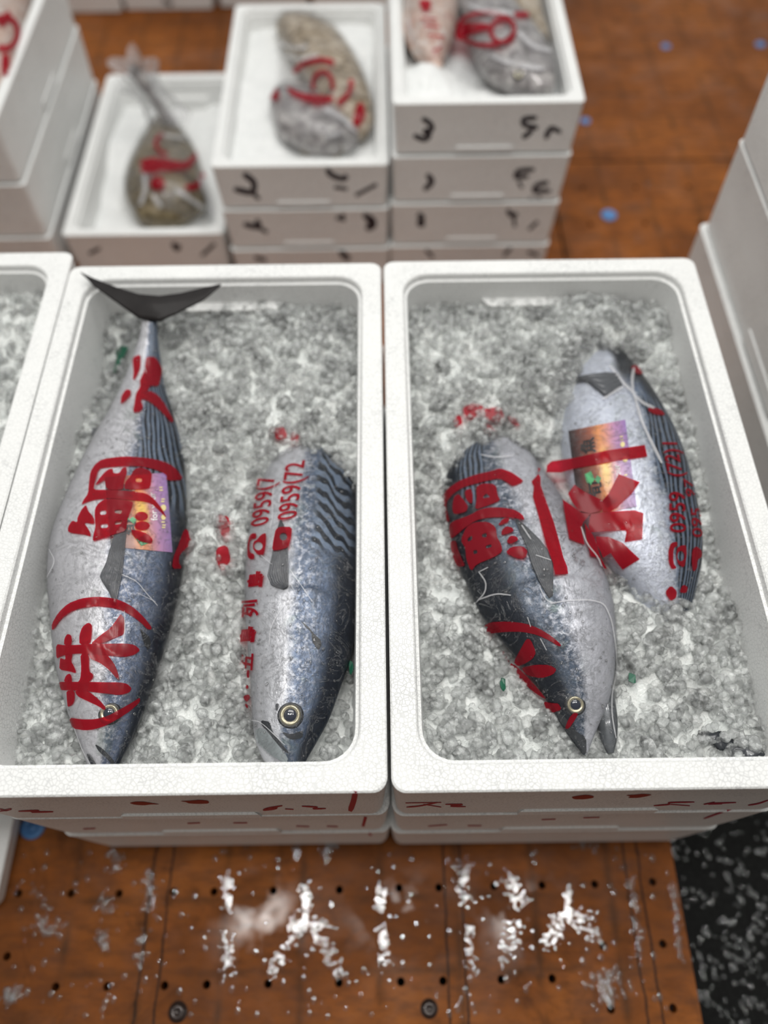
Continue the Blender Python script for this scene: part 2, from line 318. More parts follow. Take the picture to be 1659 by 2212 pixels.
def disc_cap(px, py, r, label):
    c = P(px, py, 0); o_ = empty('plastic_plug', c)
    V = []; Fc = []; n = 24
    prof = [(1, 0), (1, .35), (.9, .5), (.55, .55), (.5, .42), (.30, .42), (.28, .6), (0.001, .62)]
    for rr, h in prof:
        for k in range(n): V.append((c.x + rr * r * math.cos(k * math.tau / n), c.y + rr * r * math.sin(k * math.tau / n), h * r * .5))
    for i in range(len(prof) - 1):
        for k in range(n): Fc.append((i * n + k, i * n + (k + 1) % n, (i + 1) * n + (k + 1) % n, (i + 1) * n + k))
    mb = mesh_obj('plastic_plug', V, Fc, BLUE); bpy.data.objects.remove(o_)
    tag(mb, label, 'plug', 'blue plugs in the brown platform')
disc_cap(72, 1786, .017, 'blue plastic plug in the platform at the lower left, by the foam box edge')
disc_cap(1315, 466, .017, 'brightest and largest blue plug, on open platform right of the tallest small stack')
disc_cap(1264, 262, .012, 'blue plug against the right side of the tallest small foam stack')
disc_cap(1438, 101, .012, 'dull blue plug alone in the upper right of the brown platform')
disc_cap(1642, 97, .013, 'blue plug at the far right picture edge on the brown platform')

def bolt(px, py, r, label):
    c = P(px, py, 0); n = 24; V = []; prof = [(1.25, 0), (1.22, .10), (1.0, .12), (.95, .35), (.72, .48), (.40, .54), (.38, .44), (.001, .44)]
    for rr, h in prof: V += [(c.x + rr * r * math.cos(k * math.tau / n), c.y + rr * r * math.sin(k * math.tau / n), h * r) for k in range(n)]
    Fc = [(i * n + k, i * n + (k + 1) % n, (i + 1) * n + (k + 1) % n, (i + 1) * n + k) for i in range(len(prof) - 1) for k in range(n)]
    tag(mesh_obj('bolt', V, Fc, BOLTM), label, 'bolt', 'bolts in the platform')
BOLTM = m_simple('rusty_bolt', (.035, .022, .018), .25, .4, coat=.8, nscale=250, bmp=.6)
bolt(384, 2186, .0098, 'dark wet bolt head at the bottom of the picture, left of centre')
bolt(927, 2179, .0090, 'dark wet bolt head at the bottom of the picture, right of centre')

# ------------------------------------------------------------------ foam boxes
def rrect(x0, x1, y0, y1, r, z, n=7):
    pts = []
    for cx, cy_, a0 in ((x1 - r, y1 - r, 0), (x0 + r, y1 - r, 90), (x0 + r, y0 + r, 180), (x1 - r, y0 + r, 270)):
        for k in range(n + 1):
            a = math.radians(a0 + 90 * k / n); pts.append((cx + r * math.cos(a), cy_ + r * math.sin(a), z))
    return pts
def foam_box(x0, x1, y0, y1, z0, h, label, group, wall=.0245, taper=.0045, ri=.032, ro=.013, rot=0, ledge=.14, dx=0, dy=0, lid=False):
    """double-walled tub with a flat rim, tapered sides, an inner lid step and grip ledges"""
    x0 += dx; x1 += dx; y0 += dy; y1 += dy
    z1 = z0 + h; R = []
    def ring(i, z, r): R.append(rrect(x0 + i, x1 - i, y0 + i, y1 - i, max(.004, r), z))
    ring(taper + .012, z0 + .0005, ro); ring(taper, z0 + .004, ro); ring(taper * .5, (z0 + z1) / 2, ro); ring(.0005, z1 - .004, ro)
    ring(.0, z1 - .0015, ro); ring(.0015, z1, ro); ring(wall - .0015, z1, ri + .001); ring(wall, z1 - .0015, ri)
    if lid: ring(wall + .002, z1 - .006, ri); ring(wall + .006, z1 - .007, ri)
    else: ring(wall + .001, z1 - .0085, ri); ring(wall + .0042, z1 - .0095, ri - .003); ring(wall + .0125, z0 + .034, ri - .008); ring(wall + .022, z0 + .024, ri - .012)
    n = len(R[0]); V = [p for r in R for p in r]; Fc = []
    for i in range(len(R) - 1):
        for k in range(n): Fc.append((i * n + k, i * n + (k + 1) % n, (i + 1) * n + (k + 1) % n, (i + 1) * n + k))
    Fc.append(tuple(reversed(range(n)))); Fc.append(tuple(range((len(R) - 1) * n, len(R) * n)))
    # grip ledges on the four outer faces near the foot, plus one inner one at the back
    def prism(a, b, cz, out, nrm):
        # a,b: ends along the face at the rim line; nrm: outward unit vector
        b0 = len(V); ax = Vector(a); bx = Vector(b); d = (bx - ax).normalized(); nn = Vector(nrm); s = .018
        zt = cz; zb = z0 + .006
        inn = taper + .006
        for pt, sh in ((ax, s), (bx, -s)):
            V.append(tuple(pt + d * sh - nn * inn + Vector((0, 0, zt + .004)))); V.append(tuple(pt - nn * .0015 + Vector((0, 0, zt - .004))))
            V.append(tuple(pt - nn * .0015 + Vector((0, 0, zb)))); V.append(tuple(pt - nn * inn + Vector((0, 0, zb))))
        Fc.extend([(b0, b0 + 1, b0 + 5, b0 + 4), (b0 + 1, b0 + 2, b0 + 6, b0 + 5), (b0 + 2, b0 + 3, b0 + 7, b0 + 6), (b0, b0 + 4, b0 + 7, b0 + 3), (b0 + 3, b0 + 2, b0 + 1, b0), (b0 + 4, b0 + 5, b0 + 6, b0 + 7)])
    mx, my = (x0 + x1) / 2, (y0 + y1) / 2; q = ledge / 2; zz = z0 + h * .20
    if ledge:
        if z0 > .01: prism((mx - q, y0, 0), (mx + q, y0, 0), zz, 0, (0, -1, 0))
        prism((mx + q, y1, 0), (mx - q, y1, 0), zz, 0, (0, 1, 0))
        prism((x0, my + q, 0), (x0, my - q, 0), zz, 0, (-1, 0, 0)); prism((x1, my - q, 0), (x1, my + q, 0), zz, 0, (1, 0, 0))
        b0 = len(V); yb = y1 - wall - .002; zi = z1 - .036
        for X, e in ((mx - .075, .012), (mx + .075, -.012)):
            V += [(X, yb, zi), (X + e, yb - .016, zi - .003), (X + e, yb - .018, z0 + .03), (X, yb, z0 + .03)]
        Fc += [(b0, b0 + 1, b0 + 5, b0 + 4), (b0 + 1, b0 + 2, b0 + 6, b0 + 5), (b0, b0 + 3, b0 + 2, b0 + 1), (b0 + 4, b0 + 5, b0 + 6, b0 + 7)]
    c = Vector((mx, my, z0)); V = [Vector(v) - c for v in V]
    o = mesh_obj('foam_box', V, Fc, FOAM, smooth=True); o.location = c; o.rotation_euler = (0, 0, rot)
    bm = bmesh.new(); bm.from_mesh(o.data); bmesh.ops.recalc_face_normals(bm, faces=bm.faces); bm.to_mesh(o.data); bm.free()
    try: o.data.set_sharp_from_angle(angle=math.radians(28))
    except Exception: pass
    tag(o, label, 'foam box', group) if group else tag(o, label, 'foam box'); return o
G1 = 'large white foam fish boxes in the front row'; G2 = 'small white foam fish boxes in the row behind'
fb = {}
LB = (-.400, 0.0, .121, .773); RB = (.0035, .4035, .1205, .775)
fb['L'] = foam_box(*LB, .30, .15, 'open foam box in front at left with a black fish tail over its rim', G1)
fb['L2'] = foam_box(*LB, .15, .149, 'middle foam box of the front left stack', G1, dx=.002, dy=.004)
fb['L3'] = foam_box(*LB, 0.0, .149, 'lowest foam box of the front left stack, standing on brown platform', G1, dx=.004, dy=.006)
fb['R'] = foam_box(*RB, .30, .15, 'open foam box in front at right with two crossed fish in red printed bags', G1)
fb['R2'] = foam_box(*RB, .15, .149, 'middle foam box of the front right stack', G1, dx=.001, dy=.003)
fb['R3'] = foam_box(*RB, 0.0, .149, 'lowest foam box of the front right stack, partly over the dark wet ground', G1, dx=-.001, dy=.005)
TB = (-.8012, -.4012, .148, .800)
fb['T'] = foam_box(*TB, .312, .138, 'foam box of plain ice cut off by the left picture edge', G1)
fb['T2'] = foam_box(*TB, .174, .137, 'foam box hidden under the ice box at the left picture edge', G1, dy=.010)
fb['T3'] = foam_box(*TB, .036, .137, 'foam box standing on the flat foam slab at the far left', G1, dy=.022)
LX, LY = P(30, 1765, .035).x, P(12, 1962, .035).y
fb['lid'] = foam_box(LX - .40, LX, LY, LY + .66, 0, .035, 'flat white foam slab on the platform at the lower left picture corner', None, ledge=0, lid=True, taper=.004)
fb['lid'].name = 'foam_slab'; fb['lid']['category'] = 'foam slab'
NW = dict(wall=.019, taper=.0045, ri=.022, ro=.010, ledge=.10)
hR = .098
for k in range(4):
    fb['r%d' % k] = foam_box(.0225, .339, 1.205, 1.735, hR * k, hR - .001, ['lowest', 'second lowest', 'second highest', 'topmost open'][k] + ' foam box of the tallest small stack' + (', three bagged fish in it' if k == 3 else ', behind the front right box'), G2, dx=-.002 * (3 - k), **NW)
hM = .0935
for k in range(3):
    fb['m%d' % k] = foam_box(-.299, .0165, 1.205, 1.735, hM * k, hM - .001, ['lowest', 'middle', 'topmost open'][k] + ' foam box of the centre small stack' + (', bagged brown fish on ice' if k == 2 else ', behind the front left box'), G2, dx=.001 * (2 - k), **NW)
fb['l0'] = foam_box(-.625, -.307, 1.225, 1.765, 0, .118, 'low single foam box with one fish in a knotted bag sticking up', G2, **NW)
hT = .12
for k in range(3):
    fb['t%d' % k] = foam_box(-.965, -.645, 1.215, 1.745, hT * k, hT - .001, ['lowest', 'middle', 'topmost'][k] + ' foam box of the stack at the upper left corner' + (', red printed bags inside' if k == 2 else ''), G2, **NW)
for k in range(5):
    fb['q%d' % k] = foam_box(.518, .918, .372, 1.022, .15 * k, .149, ['lowest', 'second lowest', 'middle', 'second highest', 'topmost'][k] + ' foam box of the tall stack at the right picture edge', 'large foam boxes of the tall right stack', dx=[0, -.002, .003, 0, .002][k])
xs = [-.95, -.70, -.44, -.18, .08]
for k in range(4):
    fb['f%d' % k] = foam_box(xs[k], xs[k] + .25, 2.25 + .01 * (k % 3), 2.72, 0, .11, ['far foam box in the back row, leftmost', 'far foam box in the back row, above the low box with the knotted bag', 'far foam box in the back row, just left of the centre stack', 'far foam box in the back row behind the centre stack'][k], 'foam boxes in the far back row', **NW)

# ------------------------------------------------------------------ pixel-guided marks laid on real surfaces
def chaikin(p, it=1, closed=True):
    for _ in range(it):
        q = []; n = len(p)
        for i in range(n if closed else n - 1):
            a, b = p[i], p[(i + 1) % n]; q += [(a[0] * .8 + b[0] * .2, a[1] * .8 + b[1] * .2), (a[0] * .2 + b[0] * .8, a[1] * .2 + b[1] * .8)]
        p = q
    return p
def poly_mesh(polys, smooth=1):
    """polys: list of outer or (outer,[holes]); returns 2-D verts, faces"""
    V = []; Fc = []; gid = []
    for k, pl in enumerate(polys):
        outer, hs = (pl if isinstance(pl, tuple) and isinstance(pl[1], list) else (pl, []))
        bm = bmesh.new(); E_ = []
        for lp in [outer] + hs:
            lp = chaikin(lp, smooth) if smooth else lp
            vs = [bm.verts.new((x, -y, 0)) for x, y in lp]; E_ += [bm.edges.new((vs[i], vs[(i + 1) % len(vs)])) for i in range(len(vs))]
        bmesh.ops.triangle_fill(bm, edges=E_, use_beauty=True)
        bm.verts.ensure_lookup_table(); b = len(V); bm.verts.index_update()
        V += [(v.co.x, -v.co.y) for v in bm.verts]; Fc += [[b + v.index for v in f.verts] for f in bm.faces]; gid += [k] * len(bm.verts); bm.free()
    return V, Fc, gid
def text_mesh(s, O, ea, eh, bold=0.0):
    """ea: pixel vector of one em of advance, eh: pixel vector of one em of height"""
    cu = bpy.data.curves.new('txt', 'FONT'); cu.body = s; cu.size = 1; cu.offset = bold; cu.resolution_u = 4
    o = bpy.data.objects.new('txt', cu); COL.objects.link(o)
    dg = bpy.context.evaluated_depsgraph_get(); me = bpy.data.meshes.new_from_object(o.evaluated_get(dg))
    V = [(O[0] + v.co.x * ea[0] + v.co.y * eh[0], O[1] + v.co.x * ea[1] + v.co.y * eh[1]) for v in me.vertices]
    Fc = [list(p.vertices) for p in me.polygons]
    bpy.data.objects.remove(o); bpy.data.curves.remove(cu); bpy.data.meshes.remove(me); return V, Fc, [0] * len(V)
def stroke(pts, wd):
    """a brush stroke polygon around a polyline"""
    n = len(pts); L_ = []; R_ = []
    for i, p in enumerate(pts):
        a = pts[max(0, i - 1)]; b = pts[min(n - 1, i + 1)]; dx, dy = b[0] - a[0], b[1] - a[1]; l = math.hypot(dx, dy) or 1
        ww = wd * (.65 if i in (0, n - 1) else 1); L_.append((p[0] - dy / l * ww, p[1] + dx / l * ww)); R_.append((p[0] + dy / l * ww, p[1] - dx / l * ww))
    return L_ + R_[::-1]
def strokes_mesh(lines, wd):
    V = []; Fc = []; gid = []
    for k, pts in enumerate(lines):
        sm = chaikin(pts, 2, False); sm = [pts[0]] + sm + [pts[-1]] if len(pts) > 2 else pts
        pl = stroke(sm, wd); n = len(sm); b = len(V); V += pl; m = len(pl); gid += [k] * m
        for i in range(n - 1): Fc.append([b + i, b + i + 1, b + m - 2 - i, b + m - 1 - i])
    return V, Fc, gid
def decal(name, meshes, tree, mat, parent, off=.0004, maxlen=7.0, conv=None, thick=0):
    bm = bmesh.new(); lay = bm.verts.layers.int.new('g'); kk = 0
    for V, Fc, gid in meshes:
        vs = []
        for (x, y), gi in zip(V, gid):
            if conv: x, y = conv(x, y)
            v = bm.verts.new((x, y, 0)); v[lay] = kk + gi; vs.append(v)
        kk += (max(gid) + 1) if gid else 0
        for f in Fc:
            try: bm.faces.new([vs[i] for i in f])
            except ValueError: pass
    for _ in range(6):
        es = [e for e in bm.edges if e.calc_length() > maxlen]
        if not es: break
        bmesh.ops.subdivide_edges(bm, edges=es, cuts=1, use_grid_fill=False)
        bmesh.ops.triangulate(bm, faces=[f for f in bm.faces if len(f.verts) > 3])
    kill = []
    for v in bm.verts:
        d = ray(v.co.x, v.co.y); h = tree.ray_cast(EYE, d)
        if h[0] is None: kill.append(v); continue
        nrm = h[1] if h[1].dot(d) < 0 else -h[1]
        v.co = h[0] + nrm * (off + .00001 * (v[lay] % 12)) - d * .0002
    bmesh.ops.delete(bm, geom=kill, context='VERTS')
    bad = [f for f in bm.faces if max(e.calc_length() for e in f.edges) > .05]
    bmesh.ops.delete(bm, geom=bad, context='FACES_ONLY'); bmesh.ops.delete(bm, geom=[v for v in bm.verts if not v.link_faces], context='VERTS')
    me = bpy.data.meshes.new(name); bm.to_mesh(me); bm.free(); me.materials.append(mat)
    me.polygons.foreach_set('use_smooth', [True] * len(me.polygons))
    o = bpy.data.objects.new(name, me); COL.objects.link(o)
    if parent is not None:
        o.parent = parent; o.matrix_parent_inverse = parent.matrix_world.inverted() if False else Matrix.Translation(parent.location).inverted()
    return o
def ell(cx, cy_, rx, ry, n=16, a=0):
    return [(cx + rx * math.cos(t) * math.cos(a) - ry * math.sin(t) * math.sin(a), cy_ + rx * math.cos(t) * math.sin(a) + ry * math.sin(t) * math.cos(a)) for t in np.arange(n) * math.tau / n]
def ringpoly(cx, cy_, rx, ry, wd, a0=0, a1=360, n=20):
    o = [(cx + rx * math.cos(math.radians(t)), cy_ + ry * math.sin(math.radians(t))) for t in np.linspace(a0, a1, n)]
    i = [(cx + (rx - wd) * math.cos(math.radians(t)), cy_ + (ry - wd) * math.sin(math.radians(t))) for t in np.linspace(a1, a0, n)]
    return o + i
def crop(x0, y0, sc): return lambda x, y: (x0 + x / sc, y0 + y / sc)

def box_tree(keys):
    V = []; Fc = []
    for k in keys:
        o = fb[k]; b = len(V); V += [v.co + o.location for v in o.data.vertices]; Fc += [[b + i for i in p.vertices] for p in o.data.polygons]
    return BVHTree.FromPolygons(V, Fc)
for k, ms in {
    'L': [(strokes_mesh([[(768, 1709), (764, 1730), (756, 1752)]], 6.0), REDMARK, 'red_bar'),
          (strokes_mesh([[(610, 1740), (578, 1745), (566, 1750), (590, 1748), (602, 1744), (575, 1746)], [(616, 1747), (634, 1748)], [(652, 1741), (690, 1743), (672, 1747), (704, 1746)]], 1.6), REDMARK, 'weight_note'),
          (strokes_mesh([[(0, 1752), (28, 1746), (12, 1751), (0, 1747)], [(40, 1752), (92, 1750), (60, 1754), (115, 1753)]], 1.8), REDMARK, 'size_note'),
          (poly_mesh([[(279, 1734), (292, 1731), (310, 1731), (328, 1734), (347, 1737), (325, 1737), (312, 1739), (292, 1738)], [(388, 1730), (410, 1729), (430, 1727), (450, 1729), (452, 1735), (430, 1736), (408, 1735), (402, 1732)]]), REDSTAMP, 'red_stamp')],
    'R': [(strokes_mesh([[(876, 1734), (953, 1733)], [(878, 1743), (905, 1741), (945, 1733)], [(915, 1737), (953, 1743)], [(962, 1737), (1008, 1737), (965, 1741), (1006, 1742)]], 1.4), REDMARK, 'size_note'),
          (poly_mesh([[(1234, 1721), (1250, 1718), (1268, 1716), (1283, 1719), (1282, 1723), (1262, 1726), (1240, 1726)], [(1351, 1717), (1372, 1716), (1390, 1714), (1410, 1716), (1395, 1720), (1378, 1723), (1356, 1723), (1362, 1720)]]), REDSTAMP, 'red_stamp'),
          (strokes_mesh([[(1412, 1740), (1450, 1737), (1440, 1733), (1500, 1732)], [(1448, 1737), (1490, 1740)], [(1520, 1737), (1548, 1732), (1530, 1735), (1590, 1733)], [(1530, 1737), (1560, 1736)], [(1616, 1739), (1640, 1735), (1659, 1728)]], 1.5), REDMARK, 'weight_note')],
    'L2': [(strokes_mesh([[(790, 1764), (784, 1785)]], 5), REDMARK, 'red_bar'), (strokes_mesh([[(180, 1790), (206, 1789)], [(640, 1784), (668, 1785)], [(706, 1784), (730, 1785)], [(405, 1778), (432, 1777)], [(504, 1777), (534, 1777)]], 2.0), REDMARK, 'red_note')],
    'R2': [(strokes_mesh([[(925, 1784), (966, 1781)], [(1010, 1783), (1040, 1783)], [(1170, 1770), (1200, 1769)], [(1260, 1766), (1295, 1765)], [(1520, 1768), (1550, 1757), (1580, 1748)]], 1.8), REDMARK, 'red_note')],
    'L3': [(strokes_mesh([[(799, 1797), (802, 1812)]], 5), REDMARK, 'red_bar')],
    'r3': [(strokes_mesh([[(912, 255), (932, 268), (934, 280), (914, 284), (930, 290), (918, 303), (893, 292)], ], 5.8), BLACKMARK, 'number_note'),
           (strokes_mesh([[(1160, 254), (1130, 256), (1130, 270), (1152, 274), (1162, 276)], [(1150, 280), (1138, 292), (1128, 297)], [(1212, 286), (1190, 274), (1178, 300)], [(1190, 274), (1178, 290)]], 5.5), BLACKMARK, 'weight_note')],
    'r2': [(strokes_mesh([[(922, 376), (936, 392), (916, 410)], [(926, 386), (934, 396)]], 6.1), BLACKMARK, 'number_note'),
           (strokes_mesh([[(1155, 366), (1118, 368), (1112, 384), (1142, 380)], [(1120, 392), (1128, 406)], [(1185, 394), (1160, 398), (1150, 414), (1190, 412)], [(1140, 430), (1168, 426)]], 5.2), BLACKMARK, 'weight_note')],
    'r1': [(strokes_mesh([[(902, 462), (914, 470), (904, 484), (918, 484)]], 6.4), BLACKMARK, 'number_note'),
           (strokes_mesh([[(1096, 452), (1104, 466), (1118, 462)], [(1110, 470), (1112, 490)], [(1162, 478), (1142, 496)]], 5.5), BLACKMARK, 'weight_note')],
    'r0': [(strokes_mesh([[(920, 540), (936, 556)], [(1104, 535), (1088, 552)], [(1140, 544), (1164, 552)]], 5.8), BLACKMARK, 'number_note')],
    'm2': [(strokes_mesh([[(525, 375), (550, 392), (548, 418), (505, 408)], [(548, 418), (560, 430)]], 6.7), BLACKMARK, 'number_note'),
           (strokes_mesh([[(706, 364), (714, 378), (742, 388), (750, 378)], [(722, 404), (750, 408)], [(814, 398), (768, 422)]], 6.1), BLACKMARK, 'weight_note')],
    'm1': [(strokes_mesh([[(526, 484), (562, 492), (554, 474)], [(560, 492), (578, 502)]], 6.1), BLACKMARK, 'number_note'),
           (strokes_mesh([[(726, 470), (742, 472)], [(740, 462), (742, 478)], [(784, 464), (806, 474), (808, 488), (790, 494)], [(792, 478), (808, 486)]], 6.7), BLACKMARK, 'weight_note')],
    'm0': [(strokes_mesh([[(550, 556), (575, 562)], [(735, 538), (742, 552), (756, 560)]], 6.7), BLACKMARK, 'number_note')],
    'l0': [(strokes_mesh([[(192, 548), (216, 536)], [(372, 524), (384, 540), (386, 528)], [(464, 526), (436, 552)]], 5.8), BLACKMARK, 'number_note')],
    't0': [(strokes_mesh([[(20, 478), (40, 484), (52, 504)], [(0, 490), (8, 500)]], 6.7), BLACKMARK, 'number_note')],
    'f1': [(strokes_mesh([[(255, 0), (248, 12)], [(352, 0), (372, 10)]], 7.2), BLACKMARK, 'number_note')],
    'f2': [(strokes_mesh([[(436, -10), (450, 10)]], 5), REDMARK, 'red_note')],
}.items():
    tr = box_tree([k])
    for msh, mt, nm in ms:
        gs_ = sorted(set(msh[2])) if nm in ('red_stamp', 'red_note') else [None]
        for q in gs_: decal(nm, [msh if q is None else (msh[0], [f for f in msh[1] if msh[2][f[0]] == q], msh[2])], tr, mt, fb[k], off=.0003, maxlen=12)

# ------------------------------------------------------------------ fish
def catmull(A, n):
    A = np.asarray(A, float); m = len(A); seg = np.linalg.norm(np.diff((A[:, :3]), axis=0), axis=1); cum = np.concatenate([[0], np.cumsum(seg)])
    out = []
    for s in np.linspace(0, cum[-1], n):
        i = min(m - 2, max(0, np.searchsorted(cum, s, 'right') - 1)); u = (s - cum[i]) / (cum[i + 1] - cum[i] + 1e-9)
        p0, p1, p2, p3 = A[max(0, i - 1)], A[i], A[i + 1], A[min(m - 1, i + 2)]
        out.append(.5 * ((2 * p1) + (p2 - p0) * u + (2 * p0 - 5 * p1 + 4 * p2 - p3) * u * u + (-p0 + 3 * p1 - 3 * p2 + p3) * u ** 3))
    return np.array(out), cum / cum[-1]
def fish_body(stations, dors, mat, root, name='body', thick=.66, rings=150, nr=56, gill=None, power=2.0, t0=0.0, t1=1.0):
    """stations: (xl, yl, xr, yr, z) image edges of the body and the height its mid plane lies at; dors: +1 back to the right"""
    A = []
    for xl, yl, xr, yr, z in stations:
        l, r = P(xl, yl, z), P(xr, yr, z); c = (l + r) / 2; A.append((c.x, c.y, c.z, (r - l).x / 2, (r - l).y / 2))
    S, _ = catmull(A, rings); V = []; fs = []; ft = []
    for i, (x, y, z, hx, hy) in enumerate(S):
        a = math.hypot(hx, hy); t = t0 + (t1 - t0) * i / (rings - 1)
        for k in range(nr):
            th = k * math.tau / nr; c, s = math.cos(th), math.sin(th); e = 2 / power
            c2 = math.copysign(abs(c) ** e, c); s2 = math.copysign(abs(s) ** e, s); b = a * thick * (1.0 - .12 * c * dors)
            kx = 1.0
            if gill:
                tg = gill[0] - gill[1] * (c * dors - gill[2]) ** 2
                dd = (tg - t); kx = 1 + gill[3] * (1 / (1 + math.exp(min(60, -dd * 900)))) * math.exp(-max(0, dd) * 9)
                if len(gill) > 4:
                    dd = gill[4] - gill[1] * 1.3 * (c * dors + .25) ** 2 - t; kx += gill[3] * .6 / (1 + math.exp(min(60, -dd * 900))) * math.exp(-max(0, dd) * 14)
            V.append((x + hx * c2, y + hy * c2, z + b * s2 * kx)); fs.append(c * dors); ft.append(t)
    Fc = []
    for i in range(rings - 1):
        for k in range(nr): Fc.append((i * nr + k, i * nr + (k + 1) % nr, (i + 1) * nr + (k + 1) % nr, (i + 1) * nr + k))
    Fc.append(tuple(range(nr))[::-1]); Fc.append(tuple(range((rings - 1) * nr, rings * nr)))
    o = mesh_obj(name, V, Fc, mat, attrs={'fs': fs, 'ft': ft})
    bm = bmesh.new(); bm.from_mesh(o.data); bmesh.ops.recalc_face_normals(bm, faces=bm.faces); bm.to_mesh(o.data); bm.free()
    return adopt(o, root)
def eye(px, py, r, tree, root, cloudy=False):
    h = tree.ray_cast(EYE, ray(px, py)); c, n = h[0], h[1]
    n = (n * .6 + Vector((0, -.1, .6))).normalized(); q = n.to_track_quat('Z', 'Y').to_matrix()
    def lathe(name, prof, mat, par=None):
        V = []; Fc = []; m = 40
        for rr, hh in prof:
            for k in range(m): V.append(c + q @ Vector((rr * r * math.cos(k * math.tau / m), rr * r * math.sin(k * math.tau / m), hh * r)))
        for i in range(len(prof) - 1):
            for k in range(m): Fc.append((i * m + k, i * m + (k + 1) % m, (i + 1) * m + (k + 1) % m, (i + 1) * m + k))
        o = mesh_obj(name, V, Fc, mat)
        if par: o.parent = par
        else: adopt(o, root)
        return o
    s_ = lathe('eye', [(1.30, -.12), (1.18, .05), (1.06, .10), (1.0, .06)], SOCKET)
    lathe('iris', [(1.02, .05), (.96, .15), (.86, .20), (.78, .19), (.70, .15), (.62, .16), (.60, .10)], GOLD, s_)
    lathe('pupil', [(.66, .12), (.58, .19), (.42, .25), (.22, .28), (.001, .29)], PUPIL, s_)
def fin(name, e1, e2, conv, tree, mat, root, lift=.003, ridges=9, rows=26, cols=37):
    def samp(pl, n):
        pl = np.array([conv(*p) for p in pl]); d = np.concatenate([[0], np.cumsum(np.linalg.norm(np.diff(pl, axis=0), axis=1))]); s = np.linspace(0, d[-1], n)
        return np.stack([np.interp(s, d, pl[:, 0]), np.interp(s, d, pl[:, 1])], 1)
    A, B = samp(e1, rows), samp(e2, rows); V = []; Fc = []
    for i in range(rows):
        for j in range(cols):
            u = j / (cols - 1); x, y = A[i] * (1 - u) + B[i] * u; h = tree.ray_cast(EYE, ray(x, y))
            p = h[0] if h[0] is not None else P(x, y, .40); n = h[1] if h[0] is not None else Vector((0, 0, 1))
            V.append(p + n * (lift * math.sin(math.pi * min(1, .15 + .8 * i / rows)) + .0012 + .0005 * math.sin(u * ridges * math.tau)))
    m = len(V); V += [v - Vector((0, 0, .0014)) for v in V]
    for i in range(rows - 1):
        for j in range(cols - 1):
            a = i * cols + j; Fc.append((a, a + 1, a + cols + 1, a + cols)); Fc.append((m + a, m + a + cols, m + a + cols + 1, m + a + 1))
    for i in range(rows - 1): Fc += [(i * cols, (i + 1) * cols, m + (i + 1) * cols, m + i * cols), (i * cols + cols - 1, m + i * cols + cols - 1, m + (i + 1) * cols + cols - 1, (i + 1) * cols + cols - 1)]
    return adopt(mesh_obj(name, V, Fc, mat), root)
def sheet_px(name, quad, tree, mat, root, lift=.0006, nu=50, nv=60, asp=True):
    """quad: TL,TR,BR,BL in image; a thin card following the surface, with uv 0..1 stored"""
    V = []; U_ = []; W_ = []
    TL, TR, BR, BL = [np.array(q, float) for q in quad]
    for j in range(nv):
        for i in range(nu):
            u, v = i / (nu - 1), j / (nv - 1); p = (TL * (1 - u) + TR * u) * (1 - v) + (BL * (1 - u) + BR * u) * v
            h = tree.ray_cast(EYE, ray(*p)); q = (h[0] + h[1] * lift) if h[0] is not None else P(p[0], p[1], .41); V.append(q); U_.append(u); W_.append(v)
    Fc = [(j * nu + i, j * nu + i + 1, (j + 1) * nu + i + 1, (j + 1) * nu + i) for j in range(nv - 1) for i in range(nu - 1)]
    return adopt(mesh_obj(name, V, Fc, mat, attrs={'su': U_, 'sv': W_}), root)
def m_sticker(name, flip):
    m, t, b = nt(name); U_ = N(t, 'ShaderNodeAttribute', attribute_name='su').outputs['Fac']; W_ = N(t, 'ShaderNodeAttribute', attribute_name='sv').outputs['Fac']; co = obj_co(t)
    n = noise_(t, co, 90, 3); u = math_(t, 'ADD', U_, math_(t, 'MULTIPLY', math_(t, 'SUBTRACT', n, .5), .12))
    c = ramp(t, u, [(0, (.03, .022, .024)), (.12, (.10, .035, .03)), (.38, (.35, .10, .05)), (.50, (.80, .30, .09)), (.62, (.78, .32, .20)), (.80, (.55, .28, .50)), (1, (.33, .20, .48))])
    cc = N(t, 'ShaderNodeCombineXYZ'); t.links.new(math_(t, 'SUBTRACT', U_, .56), cc.inputs[0]); t.links.new(math_(t, 'MULTIPLY', math_(t, 'SUBTRACT', W_, .5), .45), cc.inputs[1])
    ln = N(t, 'ShaderNodeVectorMath', operation='LENGTH'); t.links.new(cc.outputs[0], ln.inputs[0])
    c = mix(t, ramp(t, ln.outputs['Value'], [(.03, g(.9)), (.13, g(0))]), c, (.95, .62, .10))
    t.links.new(c, b.inputs['Base Color']); b.inputs['Roughness'].default_value = .25; b.inputs['Coat Weight'].default_value = .5; return m
GREENL = m_simple('light_green_print', (.10, .42, .18), .3); CREAM = m_simple('cream_print', (.72, .62, .30), .3); WHITEP = m_simple('white_print', (.8, .78, .76), .3); BLACKP = m_simple('black_print', (.02, .015, .015), .3)

